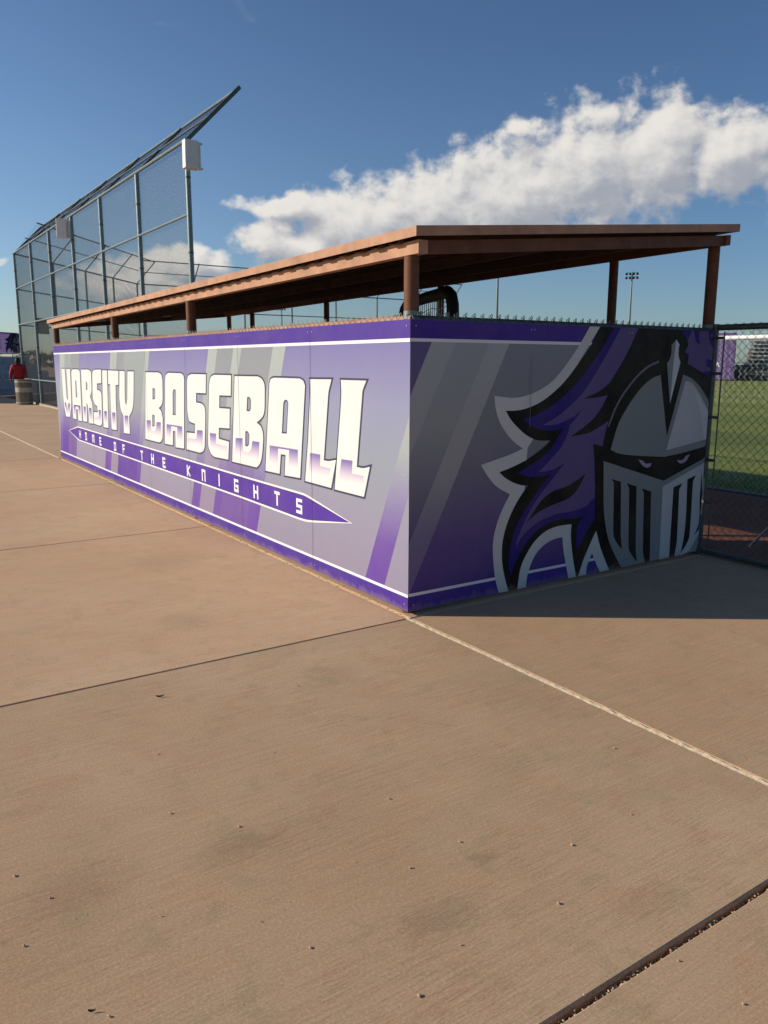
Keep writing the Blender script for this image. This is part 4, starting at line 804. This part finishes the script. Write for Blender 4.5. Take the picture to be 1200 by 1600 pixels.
jv = [(0,.0,.86),(0,.01,1.12),(0,.035,1.31),(0,.02,1.44),(0,0,1.49),(.19,.01,1.40),(.28,.02,1.13),(.30,-.06,.90),(-.19,.01,1.40),(-.30,.03,1.14),(-.345,-.03,.92)]
skin('jacket', jv, [(0,1),(1,2),(2,3),(3,4),(3,5),(5,6),(6,7),(3,8),(8,9),(9,10)], [(.22,.15),(.21,.15),(.22,.15),(.15,.12),.085,.09,.075,.055,.09,.075,.055], mat('red_jacket', (168, 24, 30), .7, 0, .15, 10, .5, 12), pe)
skin('trousers', [(0,0,.92),(.10,0,.86),(.12,-.02,.50),(.12,.02,.13),(-.10,0,.86),(-.13,.05,.50),(-.14,.13,.13)], [(0,1),(1,2),(2,3),(0,4),(4,5),(5,6)], [(.17,.13),.105,.08,.065,.105,.08,.065], mat('dark_trousers', (34, 36, 44), .8), pe)
g = MB(); g.lathe([(.0,.115),(.05,.105),(.085,.06),(.098,0),(.096,-.04)], (0,-.03,1.645), 20); ca = g.build('cap', mat('black_cap', (22, 22, 26), .7), pe, smooth=True)
g = MB(); g.lathe([(.09,.0),(.093,-.05),(.07,-.10),(.045,-.115)], (0,-.018,1.62), 18); g.build('hair', mat('dark_hair', (28, 22, 20), .7), pe, smooth=True)
for s_ in (-1, 1):
    g = MB(); g.lathe([(0,.03),(.018,.02),(.022,0),(.016,-.02),(0,-.03)], (s_*.088,-.04,1.60), 8); g.build('ear', M_skin, pe, smooth=True)
g = MB(); g.lathe([(0,.022),(.012,.005),(.017,-.015),(0,-.02)], (0,-.128,1.585), 8); g.build('nose', M_skin, pe, smooth=True)
for s_ in (-1, 1):
    g = MB(); g.lathe([(0,.008),(.010,0),(0,-.008)], (s_*.032,-.110,1.61), 8); g.build('eye', mat('eye_dark', (30, 26, 24), .3), pe, smooth=True)
g = MB(); g.box((-.022,-.116,1.545),(.022,-.104,1.552)); g.build('mouth', mat('lip', (120, 66, 58), .5), pe)
for s_, yy in ((1, -.05), (-1, .06)):
    g = MB(); g.hexa([(s_*.13-.05,yy-.15,0),(s_*.13+.05,yy-.15,0),(s_*.13+.045,yy+.12,0),(s_*.13-.045,yy+.12,0),(s_*.13-.04,yy-.13,.06),(s_*.13+.04,yy-.13,.06),(s_*.13+.04,yy+.11,.10),(s_*.13-.04,yy+.11,.10)]); g.build('shoe', M_black, pe, bevel=.015)

# ---------------------------------------------------------------- bleachers and the banner on them
U_ = Vector((-.735, .678, 0)); N_ = Vector((.678, .735, 0)); O_ = Vector((-35.7, 3.0, 0))
def bp3(s, off, z): return O_+U_*s-N_*off+Vector((0, 0, z))
bl_ = empty('bleachers', tuple(O_), 'aluminium bleachers in the shade behind the backstop at the far left', 'bleachers')
M_plank = mat('bleacher_plank', (128, 142, 156), .5, .35, .1, 4); M_stl = mat('bleacher_frame', (64, 72, 80), .5, .4)
def bobj(g, n, mt, s=False): o = g.build(n, mt, bl_, smooth=s); rel(bl_, o)
def plank(g, s0, s1, o0, o1, z0, z1):
    g.hexa([bp3(s0,o0,z0), bp3(s1,o0,z0), bp3(s1,o1,z0), bp3(s0,o1,z0), bp3(s0,o0,z1), bp3(s1,o0,z1), bp3(s1,o1,z1), bp3(s0,o1,z1)])
SA, SB = -6.0, 6.9
for k in range(5):
    o_ = 1.0+k*.55; z = .42+k*.36
    g = MB(); plank(g, SA, SB, o_, o_+.26, z-.04, z); bobj(g, 'seat_plank', M_plank)
    g = MB(); plank(g, SA, SB, o_+.28, o_+.52, z-.22, z-.18); bobj(g, 'foot_plank', M_plank)
    g = MB(); plank(g, SA, SB, o_-.03, o_-.026, z-.40, z-.045); bobj(g, 'riser', M_plank)
for s in [SA+.1+k*1.75 for k in range(8)]:
    g = MB(); g.tube([bp3(s,1.1,.05), bp3(s,3.5,1.75)], .035, 6); g.tube([bp3(s,1.1,.03), bp3(s,3.5,.03)], .03, 6)
    for k in range(5): g.tube([bp3(s,1.1+k*.55,.03), bp3(s,1.1+k*.55,.36+k*.36)], .025, 6)
    bobj(g, 'support_frame', M_stl)
for s in [SA+k*2.06 for k in range(7)]:
    g = MB(); g.tube([bp3(s,3.75,0), bp3(s,3.75,3.1)], .025, 8); bobj(g, 'rail_post', M_galv, True)
for z in (2.02, 3.1):
    g = MB(); g.tube([bp3(SA,3.75,z), bp3(SB,3.75,z)], .025, 8); bobj(g, 'guard_rail', M_galv, True)
g = MB(); g.tube([bp3(SB-.05,.7,0), bp3(SB-.05,.7,1.35), bp3(SB-.05,.8,1.5), bp3(SB-.05,1.1,1.55)], .022, 8); bobj(g, 'hand_rail', M_galv, True)
ML3 = {}
def thin_vinyl(k):
    """the same ink on thin vinyl that lets some sun through from behind"""
    mt = MAT[k].copy(); mt.name = 'thin_'+k; T = NT(mt.node_tree); b = T.n['Principled BSDF']; ou = [n for n in T.n if n.type == 'OUTPUT_MATERIAL'][0]
    tr_ = T.new('ShaderNodeBsdfTranslucent'); mx = T.new('ShaderNodeMixShader'); mx.inputs[0].default_value = .5
    src = b.inputs['Base Color'].links[0].from_socket; T.l.new(src, tr_.inputs[0]); T.l.new(b.outputs[0], mx.inputs[1]); T.l.new(tr_.outputs[0], mx.inputs[2]); T.l.new(mx.outputs[0], ou.inputs[0])
    return mt
# purple banner on the back rail, the same crest at its right end
g = MB(); PZ = 1.05/1.83
def bput(k): 
    def f(s, z): q = bp3(s, 3.68-.001*k, 2.05+z*PZ); return tuple(q)
    return f
W0, W1 = SA+.1, SB+.1
art(g, bput(0), IX['logo_purple'], [rect(W0, W1, .0, 1.83)])
art(g, bput(1), IX['line_white'], [rect(W0, W1, .03, .07)])
for k, (mname, pg) in enumerate(KNIGHT):
    l = [Vector((W1-(2.98-p.x)*PZ*1.02, p.y)) for p in smooth_loop(pg)]
    art(g, bput(2+k*.8), IX['steel_shine' if mname == 'logo_grey' else mname], [l], clip=(W0, W1, .001, 1.829))
lx = W1-1.55
for (a, b, c, d) in ((-.34,-.12,.35,1.40),(-.34,.02,.35,.58),(-.9,-.66,.35,1.40),(-.9,-.46,.35,.58)):
    art(g, bput(2+a), IX['letter_cream'], [rect(lx+a, lx+b, c, d)])
for q in set(g.m): ML3.setdefault(q, thin_vinyl(INK[q]))
o = g.build('banner', [ML3.get(i, MAT[k]) for i, k in enumerate(INK)], None); tag(o, 'small looking purple banner with the knight crest on the back rail of the bleachers', 'banner')

# ---------------------------------------------------------------- far side of the ball field
def lamp_tower(x, y, h, dirv, label, nrow=2, per=4):
    t = empty('light_tower', (x, y, 0), label, 'light tower', 'stadium light towers')
    g = MB(); g.tube([(0,0,0),(0,0,h)], .30, 10, r1=.13); g.build('pole', M_galv, t, smooth=True)
    d = Vector(dirv).normalized(); sd = Vector((-d.y, d.x, 0))
    for r in range(nrow):
        z = h-.2-r*.75
        g = MB(); a = sd*(-1.15); b = sd*1.15; g.tube([a+Vector((0,0,z)), b+Vector((0,0,z))], .05, 6); cb = g.build('crossbar', M_galv_dk, t)
        for k in range(per):
            c = sd*(-1.0+2.0*k/(per-1))+d*.2+Vector((0,0,z-.15))
            g = MB(); g.lathe([(.0,.0),(.14,.04),(.22,.2),(.24,.34)], (0,0,0), 10)
            q = Vector((0,0,1)).rotation_difference((d+Vector((0,0,-.5))).normalized())
            g.v = [tuple(q @ Vector(v)+c) for v in g.v]; g.build('floodlight', mat('lamp_housing', (92, 98, 100), .4, .4), t, smooth=True)
    return t
lamp_tower(-100, 124.2, 19.0, (.6,-.8,0), 'distant floodlight tower standing alone between the two right hand columns of the dugout')
lamp_tower(-100, 89.9, 21.0, (.6,-.8,0), 'distant floodlight tower whose thin pole rises just right of the black ball screen')
lamp_tower(-200, 99.2, 17.4, (.8,-.6,0), 'distant floodlight tower with its head just under the roof edge left of the ball screen')
lamp_tower(-150, 104, 12.6, (.8,-.6,0), 'far low floodlight tower whose head shows just left of the corner column')
# grandstand and dugout banner at the far end of the field
V0 = Vector((-42.1, 66.9, 0)); FU = Vector((.91, .41, 0)); FN = Vector((.41, -.91, 0))
def fp(s, o_, z): return V0+FU*s+FN*(-o_)+Vector((0, 0, z))
def fobj(g, n, mt, par, s=False):
    ob = g.build(n, mt, par, smooth=s)
    if par: rel(par, ob)
    return ob
g = MB(); 
g.hexa([fp(-4,0,.1),fp(1.35,0,.1),fp(1.35,.08,.1),fp(-4,.08,.1),fp(-4,0,4.5),fp(1.35,0,4.5),fp(1.35,.08,4.5),fp(-4,.08,4.5)], 0)
o = g.build('banner', [MAT['logo_purple'], MAT['line_white'], MAT['band_purple']])
tag(o, 'tall pale purple banner with white crest across the far side of the field', 'banner')
g2 = MB()
for k, (mname, pg) in enumerate(KNIGHT[:6]):
    if mname not in ('logo_grey', 'logo_black'): continue
    l = [Vector(((p.x-.85)*1.1-1.1, p.y*1.5+1.3)) for p in smooth_loop(pg)]
    art(g2, lambda x, z, k=k: tuple(fp(x, -.02-.01*k, z)), 0 if mname == 'logo_grey' else 1, [l], clip=(-3.9, 1.3, .2, 4.4))
    
g2.build('crest', [MAT['line_white'], MAT['logo_purple']], o)
gs_ = empty('grandstand', tuple(fp(9, 3, 0)), 'grey grandstand of stepped rows across the far side of the field', 'grandstand')
M_gs = mat('grandstand_metal', (138, 140, 142), .6, .2, .15, 1.5); M_gsd = mat('grandstand_shadow_mesh', (112, 114, 116), .8, 0, .3, .8)
for k in range(9):
    g = MB(); z = .9+k*.38; o_ = 1+k*.7
    g.hexa([fp(1.8,o_,z-.05),fp(26,o_,z-.05),fp(26,o_+.3,z-.05),fp(1.8,o_+.3,z-.05),fp(1.8,o_,z),fp(26,o_,z),fp(26,o_+.3,z),fp(1.8,o_+.3,z)]); fobj(g, 'seat_row', M_gs, gs_)
    g = MB(); g.hexa([fp(1.8,o_+.35,z-.36),fp(26,o_+.35,z-.36),fp(26,o_+.39,z-.36),fp(1.8,o_+.39,z-.36),fp(1.8,o_+.35,z-.08),fp(26,o_+.35,z-.08),fp(26,o_+.39,z-.08),fp(1.8,o_+.39,z-.08)]); fobj(g, 'riser', M_gsd if k % 2 else M_gs, gs_)
g = MB()
for s in range(0, 12): g.tube([fp(1.8+s*2.2,7.4,.0), fp(1.8+s*2.2,7.4,5.0)], .05, 6)
for z in (4.2, 4.6, 5.0): g.tube([fp(1.8,7.4,z), fp(26,7.4,z)], .04, 6)
fobj(g, 'guard_rail', M_gs, gs_)
def far_fence(name, pts, h, label, mt=M_galv_dk, screen=None, step=3.0):
    f = empty(name, (pts[0][0], pts[0][1], 0), label, 'fence')
    def P_(g, n, m_, s=False): ob = g.build(n, m_, f, smooth=s); rel(f, ob)
    for a, b in zip(pts[:-1], pts[1:]):
        A, B = Vector((*a, 0)), Vector((*b, 0)); L = (B-A).length; n = max(1, int(L/step))
        g = MB()
        for k in range(n+1): q = A+(B-A)*k/n; g.tube([q, q+Vector((0,0,h))], .035, 6)
        P_(g, 'posts', mt)
        g = MB()
        for z in (.05, h*.5, h): g.tube([A+Vector((0,0,z)), B+Vector((0,0,z))], .03, 6)
        P_(g, 'rails', mt)
        g = MB(); diamond_net(g, A+Vector((0,0,.05)), B+Vector((0,0,.05)), .05, h, .3, .004); P_(g, 'chain_link', mt)
        if screen: 
            g = MB(); g.hexa([A+Vector((0,-.05,.05)),B+Vector((0,-.05,.05)),B+Vector((0,-.07,.05)),A+Vector((0,-.07,.05)),A+Vector((0,-.05,screen)),B+Vector((0,-.05,screen)),B+Vector((0,-.07,screen)),A+Vector((0,-.07,screen))]); P_(g, 'windscreen', mat('charcoal_windscreen', (98, 100, 106), .85, 0, .2, 1.5))
far_fence('fence', [(-75,54),(-44,68.2),(-20,79),(10,92)], 1.7, 'low outfield fence with dark windscreen before the far grandstand', screen=1.5)
far_fence('fence', [(-42.5,34),(-49,47),(-75,54)], 3.0, 'tall chain link side fence running out beyond the backstop')
# trees
def tree(x, y, h, w, label, seed):
    rg = random.Random(seed); t = empty('tree', (x, y, 0), label, 'tree', 'distant trees on the horizon')
    g = MB(); g.tube([(0,0,0),(.1,0,h*.25),(.05,.1,h*.5)], .22, 8, r1=.1)
    for k in range(5):
        a = rg.uniform(0,6.28); g.tube([(.05,0,h*.3),(math.cos(a)*w*.3,math.sin(a)*w*.3,h*.6)], .09, 5, r1=.03)
    g.build('trunk', mat('bark', (78, 62, 50), .9), t)
    g = MB(); cl = [(rg.gauss(0,.32)*w, rg.gauss(0,.32)*w, h*rg.uniform(.3,.92)) for _ in range(16)]
    for k in range(2300):
        c = rg.choice(cl); r_ = w*.2
        p = Vector((c[0]+rg.gauss(0,r_*.6), c[1]+rg.gauss(0,r_*.6), max(h*.12, c[2]+rg.gauss(0,h*.07)))); s = rg.uniform(.10,.22)
        a = Vector((rg.uniform(-1,1),rg.uniform(-1,1),rg.uniform(-1,1))).normalized()*s; b = a.cross(Vector((rg.uniform(-1,1),rg.uniform(-1,1),rg.uniform(-1,1)))).normalized()*s*.6
        g.poly([p-a, p+b, p+a, p-b], k % 2)
    g.build('crown', [mat('foliage_a', (68, 80, 48), .8, 0, .2, .7), mat('foliage_b', (88, 98, 60), .8, 0, .2, .7)], t)
rg = random.Random(21)
sp_ = [(-140,17+6*k+rg.uniform(-1.5,1.5)) for k in range(9)] + [(-150,72+16*k) for k in range(6)]
for k, (x, y) in enumerate(sp_):
    tree(x, y, rg.uniform(3.0,4.4) if k < 9 else rg.uniform(3,4.5), rg.uniform(3.8,5.5), 'distant dark green tree in the low tree line on the horizon beyond the fences', 40+k)
